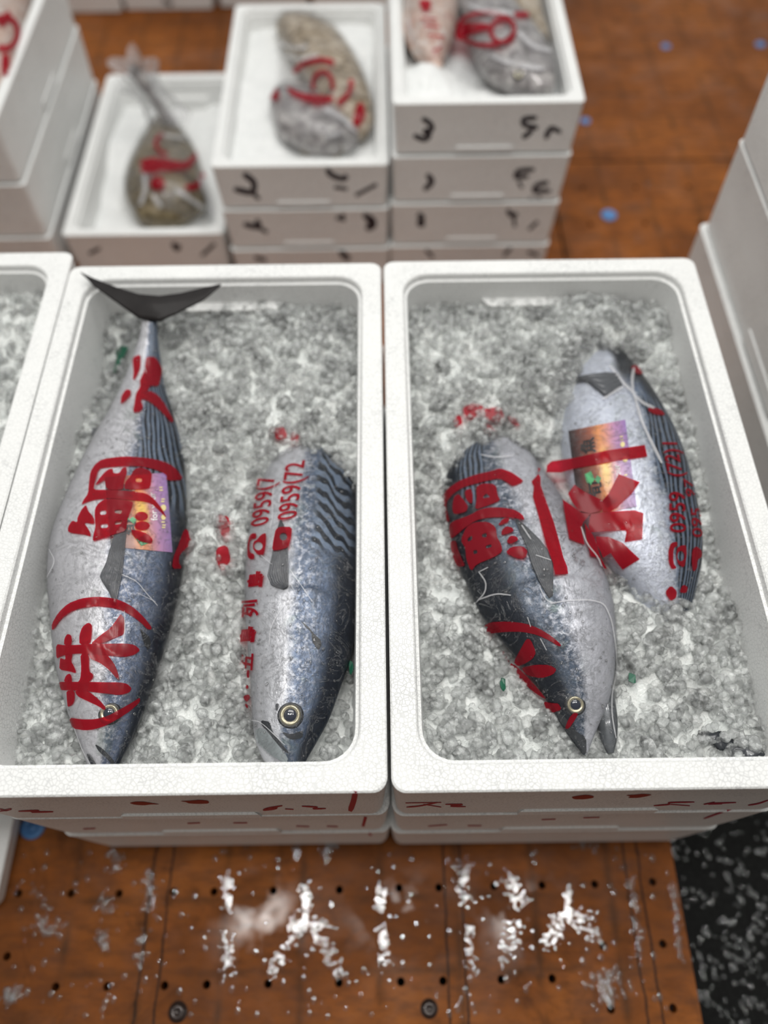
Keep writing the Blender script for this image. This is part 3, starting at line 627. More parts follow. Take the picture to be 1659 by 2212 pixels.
BLUE1 = m_fish('bonito_skin_silver_side', (.52, .62, .92), .63, None, silver=(.62, .62, .65), blue=(.13, .17, .26), stripe0=.50, sdir=1)
BLUE2 = m_fish('bonito_skin_wavy_back', (.40, .50, .80), .60, None, silver=(.56, .57, .60), blue=(.115, .16, .25), stripe0=.44, sdir=0)
BLUE3 = m_fish('bonito_skin_dark_head', (.42, .52, .74), .60, None, silver=(.56, .57, .62), blue=(.08, .11, .16), stripe0=.60, sdir=1)
BLUE4 = m_fish('bonito_skin_long_stripes', (.58, .68, .82), .66, 1.2, .34, silver=(.66, .70, .80), blue=(.20, .27, .40), stripe0=.38, sdir=1)
def S(*rows): return [(a, c, b, c, z) for a, b, c, z in rows]
cA, cB, cC, cE, cG, cH, cF, cE3 = crop(90, 960, 4.879), crop(90, 1270, 4.879), crop(480, 930, 5.184), crop(480, 1270, 5.184), crop(1000, 1290, 4.366), crop(160, 560, 4.879), crop(1180, 880, 4.608), crop(940, 950, 4.879)
cI = crop(1170, 680, 4.366)

# --- fish 1
f1 = empty('bonito', P(240, 1200, .36)); tag(f1, 'leftmost striped bonito in the front left box, black forked tail over the back rim', 'fish', 'bonito in the front boxes')
b1 = fish_body([(196, 1672, 244, 1674, .392), (186, 1645, 262, 1640, .394), (166, 1590, 290, 1585, .396), (142, 1520, 318, 1510, .399), (122, 1430, 348, 1420, .401), (111, 1330, 376, 1320, .403), (106, 1240, 394, 1230, .404),
                (114, 1170, 402, 1150, .404), (142, 1090, 402, 1065, .404), (172, 1020, 398, 1000, .405), (206, 950, 386, 935, .407), (238, 890, 371, 885, .410), (266, 830, 355, 830, .415), (288, 770, 346, 772, .423), (302, 725, 341, 728, .433), (306, 690, 340, 694, .442), (312, 672, 344, 678, .447)],
               1, BLUE1, f1, thick=.62, gill=(.335, .05, .1, .07, .22))
t1 = bvh_of([b1])
eye(236, 1541, .0085, t1, f1)
fin('pectoral_fin', [(870, 812), (780, 930), (730, 1100), (690, 1250), (620, 1400), (640, 1450), (700, 1540)], [(892, 812), (890, 950), (870, 1150), (850, 1350), (800, 1600), (775, 1700)], cA, t1, FINM, f1)
adopt(decal('gill_slot', [poly_mesh([[(1030, 420), (1080, 470), (1140, 520), (1150, 600), (1120, 660), (1080, 600), (1060, 520)]])], t1, SOCKET, None, .0006, conv=cB), f1)
adopt(decal('mouth_line', [poly_mesh([[(560, 1640), (640, 1690), (700, 1750), (770, 1830), (745, 1870), (680, 1790), (600, 1720)], [(470, 1740), (520, 1760), (600, 1900), (540, 1900)]])], t1, DARKJAW, None, .0006, conv=cB), f1)
def tail_fin():
    # forked tail: leading edge and trailing edge of each lobe, tips a little above the rim
    top = [(173, 588, .462), (198, 600, .460), (255, 622, .458), (300, 636, .457), (345, 640, .456), (390, 634, .455), (440, 622, .456), (477, 614, .458)]
    bot = [(190, 604, .462), (202, 618, .460), (250, 652, .457), (300, 688, .450), (345, 694, .449), (385, 676, .451), (440, 648, .454), (474, 620, .457)]
    n = 60; V = []; Fc = []; cols = 8
    def smp(pl):
        A = np.array([tuple(P(*p)) for p in pl]); d = np.linspace(0, 1, len(A)); s = np.linspace(0, 1, n); return np.stack([np.interp(s, d, A[:, k]) for k in range(3)], 1)
    A, B = smp(top), smp(bot)
    for sgn in (1, -1):
        for i in range(n):
            wv = 0
            for j in range(cols):
                u = j / (cols - 1); p = A[i] * (1 - u) + B[i] * u; V.append((p[0], p[1], p[2] + sgn * (.0008 + .0030 * math.sin(math.pi * u) * math.exp(-((i - n / 2) / 9) ** 2)) + wv + .004 * math.sin(math.pi * u) * sgn * .1))
    m = n * cols
    for i in range(n - 1):
        for j in range(cols - 1):
            a = i * cols + j; Fc.append((a, a + cols, a + cols + 1, a + 1)); a += m; Fc.append((a, a + 1, a + cols + 1, a + cols))
        Fc.append((i * cols, m + i * cols, m + (i + 1) * cols, (i + 1) * cols)); a = i * cols + cols - 1; Fc.append((a, a + cols, m + a + cols, m + a))
    Fc.append(tuple(range(cols)) + tuple(range(m + cols - 1, m - 1, -1)))
    adopt(mesh_obj('tail_fin', V, Fc, TAILM), f1)
tail_fin()
# small belly fin poking out beside the wall
V = [P(200, 922, .40), P(212, 925, .40), P(222, 940, .398), P(205, 962, .396), P(196, 950, .397)]; V += [v - Vector((0, 0, .003)) for v in V]
adopt(mesh_obj('anal_fin', V, [(0, 1, 2, 3, 4), (9, 8, 7, 6, 5)] + [(i, i + 5, (i + 1) % 5 + 5, (i + 1) % 5) for i in range(5)], FINM, smooth=False), f1)
ST = m_sticker('sunset_sticker_print', 0)
def sticker(quad, tree, root, var):
    s_ = sheet_px('sticker', quad, tree, ST, root, .0007); s_['label'] = 'glossy sunset-coloured product sticker with black lettering and small green marks'
    TL, TR, BR, BL = [np.array(q, float) for q in quad]
    def cv(u, v): return tuple((TL * (1 - u) + TR * u) * (1 - v) + (BL * (1 - u) + BR * u) * v)
    def mp(polys): return poly_mesh([[cv(*p) for p in pl] for pl in polys], 0)
    trr = bvh_of([s_]); ex = cv(.5, .5)
    def sub(nm, msh, mat, off=.0003): 
        o = decal(nm, msh, trr, mat, None, off, 6); o.parent = s_
    up = (TL - BL); rt = (TR - TL); upl = up / np.linalg.norm(up); 
    # vertical lettering reads bottom to top: advance goes up, letter tops point left
    sub('white_lettering', [text_mesh('for your', cv(.80, .60 if var == 0 else .80), tuple(upl * 18), tuple(-rt / np.linalg.norm(rt) * 20), .01)], WHITEP)
    sub('cream_lettering', [poly_mesh([stroke([cv(u, v), cv(u + .055, v)], 2.2) for u, v in ((.87, .18), (.87, .215), (.89, .33), (.88, .36), (.86, .62), (.87, .66), (.86, .69))] + [ell(*cv(.90, .27 if var else .56), 5, 6), ell(*cv(.91, .44), 6, 7)], 0)], CREAM)
    sub('black_lettering', [text_mesh('魚', cv(.40, .30), tuple(upl * 34), tuple(-rt / np.linalg.norm(rt) * 34), .03), text_mesh('旬', cv(.42, .80), tuple(upl * 34), tuple(-rt / np.linalg.norm(rt) * 34), .03)], BLACKP)
    sub('green_print_shapes', [mp([[(.18, .52), (.30, .50), (.34, .60), (.26, .66), (.20, .62)], [(.42, .86), (.56, .80), (.60, .86), (.70, .88), (.58, .92), (.50, .95)], [(.34, .60), (.40, .56), (.46, .60), (.40, .66)]])], GREENL)
sticker([cA(665, 350), cA(1312, 300), cA(1375, 1140), cA(730, 1080)], t1, f1, 0)

# --- fish 2
f2 = empty('bonito', P(640, 1300, .36)); tag(f2, 'bonito at the right of the front left box with a clear round ringed eye', 'fish', 'bonito in the front boxes')
b2 = fish_body([(590, 1668, 652, 1662, .398), (568, 1640, 664, 1638, .398), (552, 1600, 686, 1600, .399), (545, 1550, 710, 1555, .400), (542, 1490, 734, 1490, .401), (536, 1410, 760, 1410, .402), (530, 1320, 774, 1320, .402), (530, 1230, 779, 1230, .401),
                (540, 1140, 779, 1140, .398), (560, 1060, 775, 1060, .392), (590, 990, 770, 1000, .384), (620, 940, 760, 950, .374), (650, 880, 745, 890, .36), (675, 820, 720, 830, .35)],
               1, BLUE2, f2, thick=.52, gill=(.34, .05, .05, .08, .215))
t2 = bvh_of([b2])
eye(627, 1545, .0098, t2, f2)
fin('pectoral_fin', [(655, 1018), (600, 1200), (575, 1400), (520, 1640), (560, 1740), (690, 1790)], [(675, 1018), (725, 1150), (742, 1400), (745, 1600), (742, 1760)], cC, t2, FINM, f2)
adopt(decal('gill_slot', [poly_mesh([[(875, 365), (960, 430), (1030, 520), (1100, 580), (1112, 640), (1080, 700), (1030, 640), (1000, 560), (1000, 500), (930, 430)]])], t2, SOCKET, None, .0007, conv=cE), f2)
adopt(decal('upper_jaw', [poly_mesh([[(390, 1590), (450, 1560), (520, 1620), (620, 1740), (740, 1900), (720, 1960), (600, 1900), (480, 1800), (400, 1700)]])], t2, JAWM, None, .0022, conv=cE), f2)
adopt(decal('mouth_line', [poly_mesh([[(440, 1480), (540, 1500), (560, 1600), (640, 1710), (760, 1860), (700, 1830), (600, 1720), (520, 1610), (450, 1540)], [(660, 1610), (780, 1640), (900, 1590), (900, 1680), (760, 1700)], [(600, 1300), (640, 1290), (620, 1380), (600, 1360)]])], t2, DARKJAW, None, .0012, conv=cE), f2)

# --- fish 3
f3 = empty('bonito', P(1150, 1300, .36)); tag(f3, 'bonito with open jaws pointing at the front rim in the front right box', 'fish', 'bonito in the front boxes')
b3 = fish_body([(1259, 1630, 1268, 1630, .392), (1236, 1600, 1282, 1594, .393), (1212, 1565, 1298, 1555, .395), (1188, 1525, 1318, 1505, .398), (1152, 1470, 1328, 1440, .401), (1105, 1410, 1330, 1375, .403), (1048, 1340, 1322, 1300, .403), (1008, 1265, 1300, 1230, .402), (984, 1200, 1262, 1165, .400),
                (968, 1130, 1225, 1100, .397), (960, 1065, 1188, 1040, .392), (964, 1010, 1152, 990, .386), (984, 965, 1116, 950, .380), (1004, 925, 1086, 915, .37), (1030, 870, 1062, 866, .355)],
               -1, BLUE3, f3, thick=.52, gill=(.36, .05, .0, .08, .25))
t3 = bvh_of([b3])
fish_body([(1312, 1628, 1326, 1626, .388), (1298, 1600, 1332, 1600, .389), (1292, 1570, 1334, 1566, .391), (1288, 1540, 1332, 1536, .392), (1280, 1500, 1326, 1490, .394)], -1, LOWJ, f3, name='lower_jaw', thick=.7, rings=40, nr=28)
eye(1243, 1522, .0080, t3, f3)
fin('pectoral_fin', [(845, 850), (880, 950), (960, 1130), (1020, 1330), (1090, 1490), (1200, 1670)], [(870, 850), (960, 930), (1080, 1050), (1180, 1180), (1240, 1330), (1240, 1640)], cE3, t3, FINM, f3)
adopt(decal('snout_dark_skin', [poly_mesh([[(810, 1110), (880, 1080), (960, 1120), (1060, 1260), (1160, 1320), (1165, 1470), (1130, 1480), (1000, 1340), (900, 1230)]])], t3, DARKJAW, None, .0006, conv=cG), f3)

# --- fish 4
f4 = empty('bonito', P(1380, 1050, .36)); tag(f4, 'bonito along the right wall of the front right box, its head and tail under ice', 'fish', 'bonito in the front boxes')
b4 = fish_body([(1268, 690, 1292, 688, .365), (1258, 725, 1318, 722, .385), (1244, 765, 1352, 765, .394), (1228, 815, 1396, 825, .400), (1216, 880, 1436, 890, .404), (1212, 950, 1468, 955, .406), (1222, 1020, 1490, 1025, .407), (1246, 1090, 1506, 1095, .406),
                (1280, 1160, 1516, 1160, .404), (1322, 1225, 1514, 1220, .400), (1372, 1290, 1500, 1285, .394), (1415, 1350, 1486, 1345, .386), (1446, 1410, 1474, 1410, .375), (1455, 1450, 1470, 1450, .36)],
               1, BLUE4, f4, thick=.50, gill=(.24, .05, .0, .04))
t4 = bvh_of([b4])
fin('pectoral_fin', [(200, 640), (420, 590), (600, 560), (700, 560)], [(210, 660), (430, 640), (600, 780), (760, 670)], cI, t4, FINM, f4, ridges=4)
sticker([cF(222, 236), cF(785, 125), cF(898, 990), cF(335, 1100)], t4, f4, 1)

# ------------------------------------------------------------------ ice level, bags draped as membranes, ice chunks
def in_poly(px, py, poly):
    ins = np.zeros(px.shape, bool); n = len(poly)
    for i in range(n):
        x1, y1 = poly[i]; x2, y2 = poly[(i + 1) % n]
        if y1 == y2: continue
        c = ((y1 > py) != (y2 > py)) & (px < (x2 - x1) * (py - y1) / (y2 - y1) + x1); ins ^= c
    return ins
def nz(x, y, s, seed=0): return noise.noise(Vector((x * s + seed * 7.3, y * s, seed * 3.1)))
def gauss(x, y, px, py, r, a, z=.4):
    c = P(px, py, z); return a * np.exp(-(((x - c.x) ** 2 + (y - c.y) ** 2) / r ** 2))
STEP = .0025
class Field:
    def __init__(s, x0, x1, y0, y1, zf, extra):
        s.x0, s.y0 = x0, y0; s.nx = int((x1 - x0) / STEP) + 1; s.ny = int((y1 - y0) / STEP) + 1
        s.X, s.Y = np.meshgrid(x0 + np.arange(s.nx) * STEP, y0 + np.arange(s.ny) * STEP)
        N1 = np.array([[nz(a, b, 14, 1) for a in s.X[0, ::4]] for b in s.Y[::4, 0]]); N1 = np.kron(N1, np.ones((4, 4)))[:s.ny, :s.nx]
        for _ in range(6): N1 = (N1 + np.roll(N1, 1, 0) + np.roll(N1, -1, 0) + np.roll(N1, 1, 1) + np.roll(N1, -1, 1)) / 5
        s.Z = zf(s.X, s.Y) + .010 * N1
        for e in extra: s.Z = s.Z + gauss(s.X, s.Y, *e)
    def at(s, x, y):
        i = np.clip(((x - s.x0) / STEP).astype(int), 0, s.nx - 1); j = np.clip(((y - s.y0) / STEP).astype(int), 0, s.ny - 1); return s.Z[j, i], j, i
    def drop(s, tree):
        H = np.full(s.X.shape, -1.0)
        for j in range(s.ny):
            for i in range(s.nx):
                h = tree.ray_cast(Vector((s.X[j, i], s.Y[j, i], 1)), Vector((0, 0, -1)))
                if h[0] is not None: H[j, i] = h[0].z
        return H
fldL = Field(-.374, -.026, .147, .747, lambda x, y: .384 + (y - .15) * .036, [(130, 1560, .07, -.006), (220, 800, .055, -.034), (470, 1150, .05, .020), (450, 1350, .05, .014), (560, 800, .12, .010), (640, 930, .06, .014), (760, 1000, .04, .012), (420, 1000, .03, .014), (330, 1560, .03, .008), (720, 1600, .05, -.006), (200, 720, .05, -.012)])
fldR = Field(.030, .377, .147, .748, lambda x, y: .386 + (y - .15) * .036, [(1560, 1200, .05, -.014), (1560, 900, .04, -.008), (1000, 860, .09, .010), (1130, 880, .06, .010), (1270, 700, .05, .022), (1225, 780, .035, .030), (1205, 850, .028, .022), (1160, 900, .03, .012), (1380, 1350, .06, .010), (1430, 1450, .06, .008), (960, 1400, .05, .004), (1180, 860, .05, .008), (1480, 1350, .04, .008)])
fldT = Field(-.775, -.427, .174, .774, lambda x, y: .395 + (y - .15) * .02, [])
HL = fldL.drop(bvh_of([o for r in (f1, f2) for o in COL.objects if o.parent == r and o.type == 'MESH' and o.name.split('.')[0] not in ('tail_fin', 'sticker')]))
HR3 = fldR.drop(bvh_of([o for o in COL.objects if o.parent == f3 and o.type == 'MESH']))
HR4 = fldR.drop(bvh_of([b4]))

def bag_sheet(fld, H, poly, name, label, group, mat=None, lift=.0012, iters=60, floor_in=.003, wr=.0010, seed=3, extraH=None, cover=None):
    PX, PY = projn(np.stack([fld.X, fld.Y, np.maximum(H, fld.Z)], -1))
    ins = in_poly(PX, PY, poly)
    # distance inside the outline (in cells), used to tuck the edge into the ice
    D = np.zeros(ins.shape); cur = ins.copy()
    for _ in range(10):
        D += cur; cur = cur & np.roll(cur, 1, 0) & np.roll(cur, -1, 0) & np.roll(cur, 1, 1) & np.roll(cur, -1, 1)
    tuck = np.clip(D / 6, 0, 1)
    fl = np.where(H > 0, H + lift, -1.0)
    if extraH is not None: fl = np.maximum(fl, extraH + .0008)
    base = fld.Z + floor_in * tuck - .010 * (1 - tuck)
    Z = np.where(ins, np.maximum(base, np.where(fl > fld.Z - .012, fl, -1)), fld.Z - .012); Z0 = np.maximum(base, np.where(fl > base, fl, -1))
    wrk = np.array([[nz(a * 1.6 + b * .5, b * .6 - a * .3, 60, seed) for a in fld.X[0]] for b in fld.Y[:, 0]]) * wr * 1.6
    for _ in range(iters):
        A = (np.roll(Z, 1, 0) + np.roll(Z, -1, 0) + np.roll(Z, 1, 1) + np.roll(Z, -1, 1)) / 4
        Z = np.where(ins, np.maximum(A, np.maximum(fl, base - .002)), Z)
    Z = Z + np.maximum(0, wrk) * tuck
    idx = -np.ones(ins.shape, int); k = np.argwhere(ins & (D > 0)); 
    for n_, (j, i) in enumerate(k): idx[j, i] = n_
    V = [(fld.X[j, i], fld.Y[j, i], Z[j, i]) for j, i in k]; Fc = []
    for j, i in k:
        if j + 1 < fld.ny and i + 1 < fld.nx and idx[j + 1, i] >= 0 and idx[j, i + 1] >= 0 and idx[j + 1, i + 1] >= 0: Fc.append((idx[j, i], idx[j, i + 1], idx[j + 1, i + 1], idx[j + 1, i]))
    root = empty(name, (V[len(V) // 2][0], V[len(V) // 2][1], .40)); tag(root, label, 'plastic bag', group)
    fo = adopt(mesh_obj('film', V, Fc, mat or FILM), root)
    tr = BVHTree.FromPolygons([Vector(v) for v in V], Fc)
    vis = ins & (Z > fld.Z + .0042); return root, tr, Z, vis
GB = 'clear red printed bags around the fish in the front boxes'
poly1 = [(300, 668), (345, 672), (352, 760), (372, 850), (395, 900), (408, 980), (418, 1080), (420, 1180), (408, 1280), (392, 1360), (362, 1450), (330, 1530), (300, 1600), (268, 1664), (196, 1668), (160, 1600), (132, 1520), (112, 1430), (100, 1330), (94, 1240), (102, 1160), (135, 1080), (165, 1010), (196, 950), (212, 880), (225, 820), (240, 760), (270, 700)]
poly2 = [(520, 1560), (512, 1450), (512, 1350), (520, 1250), (526, 1150), (524, 1090), (545, 1010), (575, 975), (660, 958), (740, 958), (768, 1010), (778, 1060), (782, 1200), (782, 1340), (768, 1420), (742, 1500), (716, 1560), (690, 1610), (660, 1664), (600, 1662), (556, 1610)]
bg1, tb1, Zb1, vis1 = bag_sheet(fldL, HL, poly1, 'plastic_bag', 'clear bag with large red characters around the leftmost bonito', GB, seed=3)
bg2, tb2, Zb2, vis2 = bag_sheet(fldL, HL, poly2, 'plastic_bag', 'clear bag with a small red telephone number around the bonito with the round ringed eye', GB, seed=5, iters=110)
poly3 = [(955, 1010), (985, 950), (1020, 918), (1090, 915), (1150, 960), (1215, 1040), (1290, 1160), (1330, 1240), (1342, 1400), (1340, 1560), (1342, 1650), (1262, 1650), (1225, 1610), (1160, 1520), (1110, 1450), (1040, 1350), (990, 1255), (965, 1170), (952, 1080)]
poly4 = [(1145, 1060), (1150, 1000), (1180, 940), (1200, 880), (1180, 820), (1210, 750), (1260, 706), (1310, 712), (1350, 756), (1400, 822), (1445, 890), (1478, 960), (1500, 1030), (1516, 1100), (1524, 1180), (1522, 1240), (1505, 1300), (1490, 1340), (1478, 1410), (1448, 1420), (1425, 1350), (1400, 1300), (1340, 1265), (1280, 1250), (1230, 1268), (1190, 1200)]
bg3, tb3, Zb3, vis3 = bag_sheet(fldR, HR3, poly3, 'plastic_bag', 'clear bag with red characters around the bonito with open jaws', GB, seed=8, iters=110)
Z3 = np.where(vis3, Zb3, -1)
bg4, tb4, Zb4, vis4 = bag_sheet(fldR, np.maximum(HR4, -1), poly4, 'plastic_bag', 'clear bag with big red strokes and vertical numbers around the bonito along the right wall', GB, seed=11, iters=150, extraH=Z3)

# ice surface slush
def slush(fld, name='crushed_ice', mat=SLUSH, z=-.007):
    V = np.stack([fld.X, fld.Y, fld.Z + z], -1)[::2, ::2]; ny, nx = V.shape[:2]; I = np.arange(ny * nx).reshape(ny, nx)
    T = np.stack([I[:-1, :-1], I[:-1, 1:], I[1:, 1:], I[1:, :-1]], -1).reshape(-1, 4); return V.reshape(-1, 3), T
def chunk_lib(sub, n=14):
    lib = []
    for k in range(n):
        bm = bmesh.new(); bmesh.ops.create_icosphere(bm, subdivisions=sub, radius=1)
        sc = Vector((1, random.uniform(.55, 1), random.uniform(.4, .75)))
        pl = [(Vector((random.gauss(0, 1), random.gauss(0, 1), random.gauss(0, 1))).normalized(), random.uniform(.55, .85)) for _ in range(6)]
        for v in bm.verts:
            p = v.co.copy()
            for nn, d in pl:
                q = p.dot(nn)
                if q > d: p -= nn * (q - d) * .85
            p *= 1 + .16 * noise.noise(v.co * 1.7 + Vector((k * 3.3, 0, 0)))
            v.co = Vector((p.x * sc.x, p.y * sc.y, p.z * sc.z))
        bm.verts.index_update(); lib.append((np.array([v.co[:] for v in bm.verts]), np.array([[v.index for v in f.verts] for f in bm.faces]))); bm.free()
    return lib
LIB = chunk_lib(2); LIBS = chunk_lib(1)
def rotm():
    q = rng.normal(size=4); q /= np.linalg.norm(q); a, b, c, d = q
    return np.array([[a*a+b*b-c*c-d*d, 2*(b*c-a*d), 2*(b*d+a*c)], [2*(b*c+a*d), a*a-b*b+c*c-d*d, 2*(c*d-a*b)], [2*(b*d-a*c), 2*(c*d+a*b), a*a-b*b-c*c+d*d]])
def chunks(pos, size, lib):
    VV = []; TT = []; b = 0
    for p, s in zip(pos, size):
        v, t = lib[rng.integers(len(lib))]; VV.append((v * s) @ rotm().T + p); TT.append(t + b); b += len(v)
    return np.concatenate(VV), np.concatenate(TT)
def ice(fld, tops, label, count, lib, cov=None, sz=(.0036, .0115)):
    sV, sT = slush(fld)
    so = fast_mesh('packed_ice', sV, sT, SLUSH)
    x = rng.uniform(fld.x0 + .004, fld.x0 + fld.nx * STEP - .006, count); y = rng.uniform(fld.y0 + .004, fld.y0 + fld.ny * STEP - .006, count)
    zi, j, i = fld.at(x, y); keep = np.ones(count, bool)
    for Zt in tops: keep &= ~(Zt[j, i])
    x, y, zi, = x[keep], y[keep], zi[keep]
    # chunks never sit outside the rounded inner corners
    s = sz[0] + (sz[1] - sz[0]) * rng.random(len(x)) ** 1.6 * np.where(rng.random(len(x)) < .05, 1.5, 1)
    z = zi + rng.uniform(-.006, .0030, len(x)) - np.maximum(0, s - .006) * .5
    V, T = chunks(np.stack([x, y, z], 1), s, lib)
    co = fast_mesh('crushed_ice', V, T, ICE); tag(co, label, 'ice', kind='stuff'); so.parent = co; so['label'] = 'compact paler slush under the loose pieces'
    return co
visL = (vis1 | vis2) | (HL > fldL.Z + .003); visR = (vis3 | vis4) | (np.maximum(HR3, HR4) > fldR.Z + .003)
ice(fldL, [visL], 'clear crushed ice packed around the two bonito in the front left box', 5100, LIB)
ice(fldR, [visR], 'clear crushed ice packed around the two crossed bonito in the front right box', 5100, LIB)
ice(fldT, [], 'crushed ice filling the foam box at the left picture edge', 3000, LIBS)

# ------------------------------------------------------------------ printed bag ends and scraps showing through the ice
def field_tree(fld, dz=-.0055):
    V, T = slush(fld); V = V.copy(); V[:, 2] += .0072 + dz; return BVHTree.FromPolygons([Vector(v) for v in V], [tuple(int(i) for i in t) for t in T])
tL, tR = field_tree(fldL, .0), field_tree(fldR, .0)
adopt(decal('buried_red_print', [poly_mesh([[(998, 880), (1020, 872), (1046, 876), (1040, 900), (1008, 906)], [(1040, 884), (1080, 878), (1092, 902), (1070, 914), (1050, 900)], [(980, 900), (996, 896), (1000, 916), (984, 924)], [(1046, 912), (1062, 920), (1074, 934), (1056, 930)], [(1096, 898), (1116, 904), (1124, 922), (1104, 916)]])], tR, RED, None, .0), bg3)
adopt(decal('buried_red_print', [poly_mesh([[(588, 928), (612, 920), (622, 944), (598, 952)], [(630, 934), (648, 940), (640, 958), (626, 954)]]), poly_mesh([[(470, 1120), (492, 1112), (500, 1140), (488, 1166), (474, 1150)], [(466, 1184), (490, 1176), (500, 1206), (484, 1236), (468, 1216)]])], tL, RED, None, .0), bg2)
for px_, py_, sx_, sy_, lb in ((1366, 1466, .0042, .0050, 'small dark green plastic scrap in the ice right of the open-jawed bonito'), (1086, 1478, .003, .006, 'thin green plastic scrap left of the open-jawed bonito head'), (758, 1440, .0022, .0075, 'green plastic scrap between the front left box wall and its right bonito')):
    c = P(px_, py_, .402); n = 9; V = [c + Vector((sx_ * math.cos(k * math.tau / n) * rng.uniform(.7, 1.3), sy_ * math.sin(k * math.tau / n) * rng.uniform(.7, 1.3), .0015 * math.sin(k * 2.3))) for k in range(n)]; V += [v - Vector((0, 0, .0012)) for v in V]
    tag(mesh_obj('plastic_scrap', V, [tuple(range(n)), tuple(range(2 * n - 1, n - 1, -1))] + [(k, k + n, (k + 1) % n + n, (k + 1) % n) for k in range(n)], GREEN, smooth=False), lb, 'scrap')
ctr = P(1590, 1618, .388); V = []; Fc = []
for i in range(22):
    u = i / 21; c = ctr + Vector((-.030 + .056 * u, .014 - .022 * u, .002 * math.sin(u * 9))); r = .0085 * math.sin(math.pi * (u * .92 + .04)) + .0012
    for k in range(14): a = k * math.tau / 14; V.append(c + Vector((.3 * math.cos(a) * r, math.cos(a) * r, .45 * math.sin(a) * r)) * (1 + .2 * math.sin(i * 1.3 + k)))
for i in range(21):
    for k in range(14): Fc.append((i * 14 + k, i * 14 + (k + 1) % 14, (i + 1) * 14 + (k + 1) % 14, (i + 1) * 14 + k))
tag(mesh_obj('fish_fin', V, Fc, DARKJAW), 'dark fish fin under the ice in the lower right corner of the front right box', 'fish fin')

# ------------------------------------------------------------------ printing on the bags
red1A = [[(640, 155), (870, 125), (1130, 145), (1300, 185), (1410, 250), (1500, 375), (1310, 382), (1320, 320), (1200, 265), (1060, 235), (900, 225), (700, 240), (600, 255), (560, 400), (545, 480), (700, 480), (950, 495), (1100, 515), (1180, 570), (1270, 680), (1320, 785), (1240, 700), (1150, 620), (1060, 600), (950, 590), (720, 568), (560, 580), (470, 610), (420, 640), (440, 590), (490, 520), (500, 400), (515, 290), (560, 215)],
         [(565, 435), (600, 370), (650, 310), (700, 265), (750, 255), (755, 305), (820, 305), (850, 250), (892, 235), (900, 300), (866, 390), (862, 480), (700, 478), (672, 440), (668, 370), (610, 410)],
         ([(930, 340), (980, 260), (1050, 240), (1165, 290), (1150, 430), (1130, 470), (960, 478), (868, 470), (880, 400)], [[(990, 355), (1055, 355), (1055, 400), (995, 400)]]),
         [(380, 770), (420, 690), (470, 635), (490, 700), (550, 770), (560, 840), (440, 820), (500, 900), (525, 972), (440, 945), (280, 930), (280, 870), (325, 800), (375, 825)],
         ([(560, 680), (600, 620), (680, 570), (960, 600), (960, 640), (930, 720), (900, 800), (890, 910), (760, 950), (600, 1000), (540, 1020), (545, 960), (570, 870), (560, 780)],
          [[(612, 700), (680, 690), (682, 740), (620, 745)], [(620, 840), (700, 830), (700, 880), (625, 885)], [(770, 690), (850, 690), (840, 735), (770, 725)], [(770, 810), (850, 800), (840, 840), (770, 850)]]),
         ell(1052, 758, 68, 48), ell(1060, 858, 80, 48), [(930, 900), (1010, 905), (1120, 945), (1170, 1000), (1160, 1045), (1080, 1035), (1000, 1000)],
         [(1500, 890), (1540, 900), (1560, 1000), (1600, 1020), (1450, 1160), (1440, 1240), (1480, 1310), (1370, 1310), (1385, 1190), (1440, 1060)]]
red1B = [[(110, 380), (180, 260), (280, 165), (420, 110), (580, 92), (740, 105), (850, 140), (960, 200), (1070, 300), (1160, 415), (1150, 440), (1110, 435), (1050, 370), (960, 300), (850, 235), (740, 205), (580, 190), (420, 210), (300, 250), (200, 330), (115, 460)],
         [(155, 590), (240, 605), (400, 600), (520, 590), (700, 590), (880, 585), (980, 600), (1040, 655), (980, 705), (860, 730), (700, 710), (600, 700), (400, 690), (320, 695), (210, 715), (160, 750)],
         [(400, 600), (400, 500), (430, 410), (490, 365), (530, 385), (530, 460), (515, 590)], [(240, 605), (240, 540), (270, 485), (310, 495), (320, 540), (315, 605)],
         [(510, 595), (620, 500), (730, 420), (800, 320), (835, 270), (870, 320), (880, 420), (865, 490), (780, 520), (620, 592)],
         [(590, 610), (680, 690), (760, 790), (800, 880), (820, 970), (790, 955), (720, 870), (620, 790), (510, 745), (500, 690)],
         [(410, 690), (500, 690), (500, 880), (545, 910), (540, 950), (490, 1000), (470, 1090), (390, 1080), (380, 1000), (410, 960), (420, 850)],
         [(250, 690), (330, 690), (310, 770), (345, 830), (370, 900), (300, 880), (190, 860), (195, 780), (200, 735), (255, 760)],
         [(180, 1075), (200, 1030), (190, 990), (250, 990), (500, 990), (700, 995), (820, 995), (900, 1010), (950, 1060), (920, 1105), (820, 1130), (700, 1115), (490, 1090), (350, 1080)],
         [(235, 990), (260, 920), (300, 900), (320, 940), (320, 1000)], [(265, 1080), (350, 1080), (350, 1180), (330, 1225), (280, 1260), (270, 1180)],
         [(350, 1080), (490, 1085), (600, 1170), (680, 1265), (660, 1290), (600, 1245), (480, 1190), (380, 1140)],
         [(290, 1365), (420, 1385), (560, 1385), (700, 1350), (860, 1260), (980, 1190), (1030, 1155), (1035, 1200), (940, 1290), (820, 1370), (700, 1440), (560, 1490), (460, 1500), (330, 1480)]]
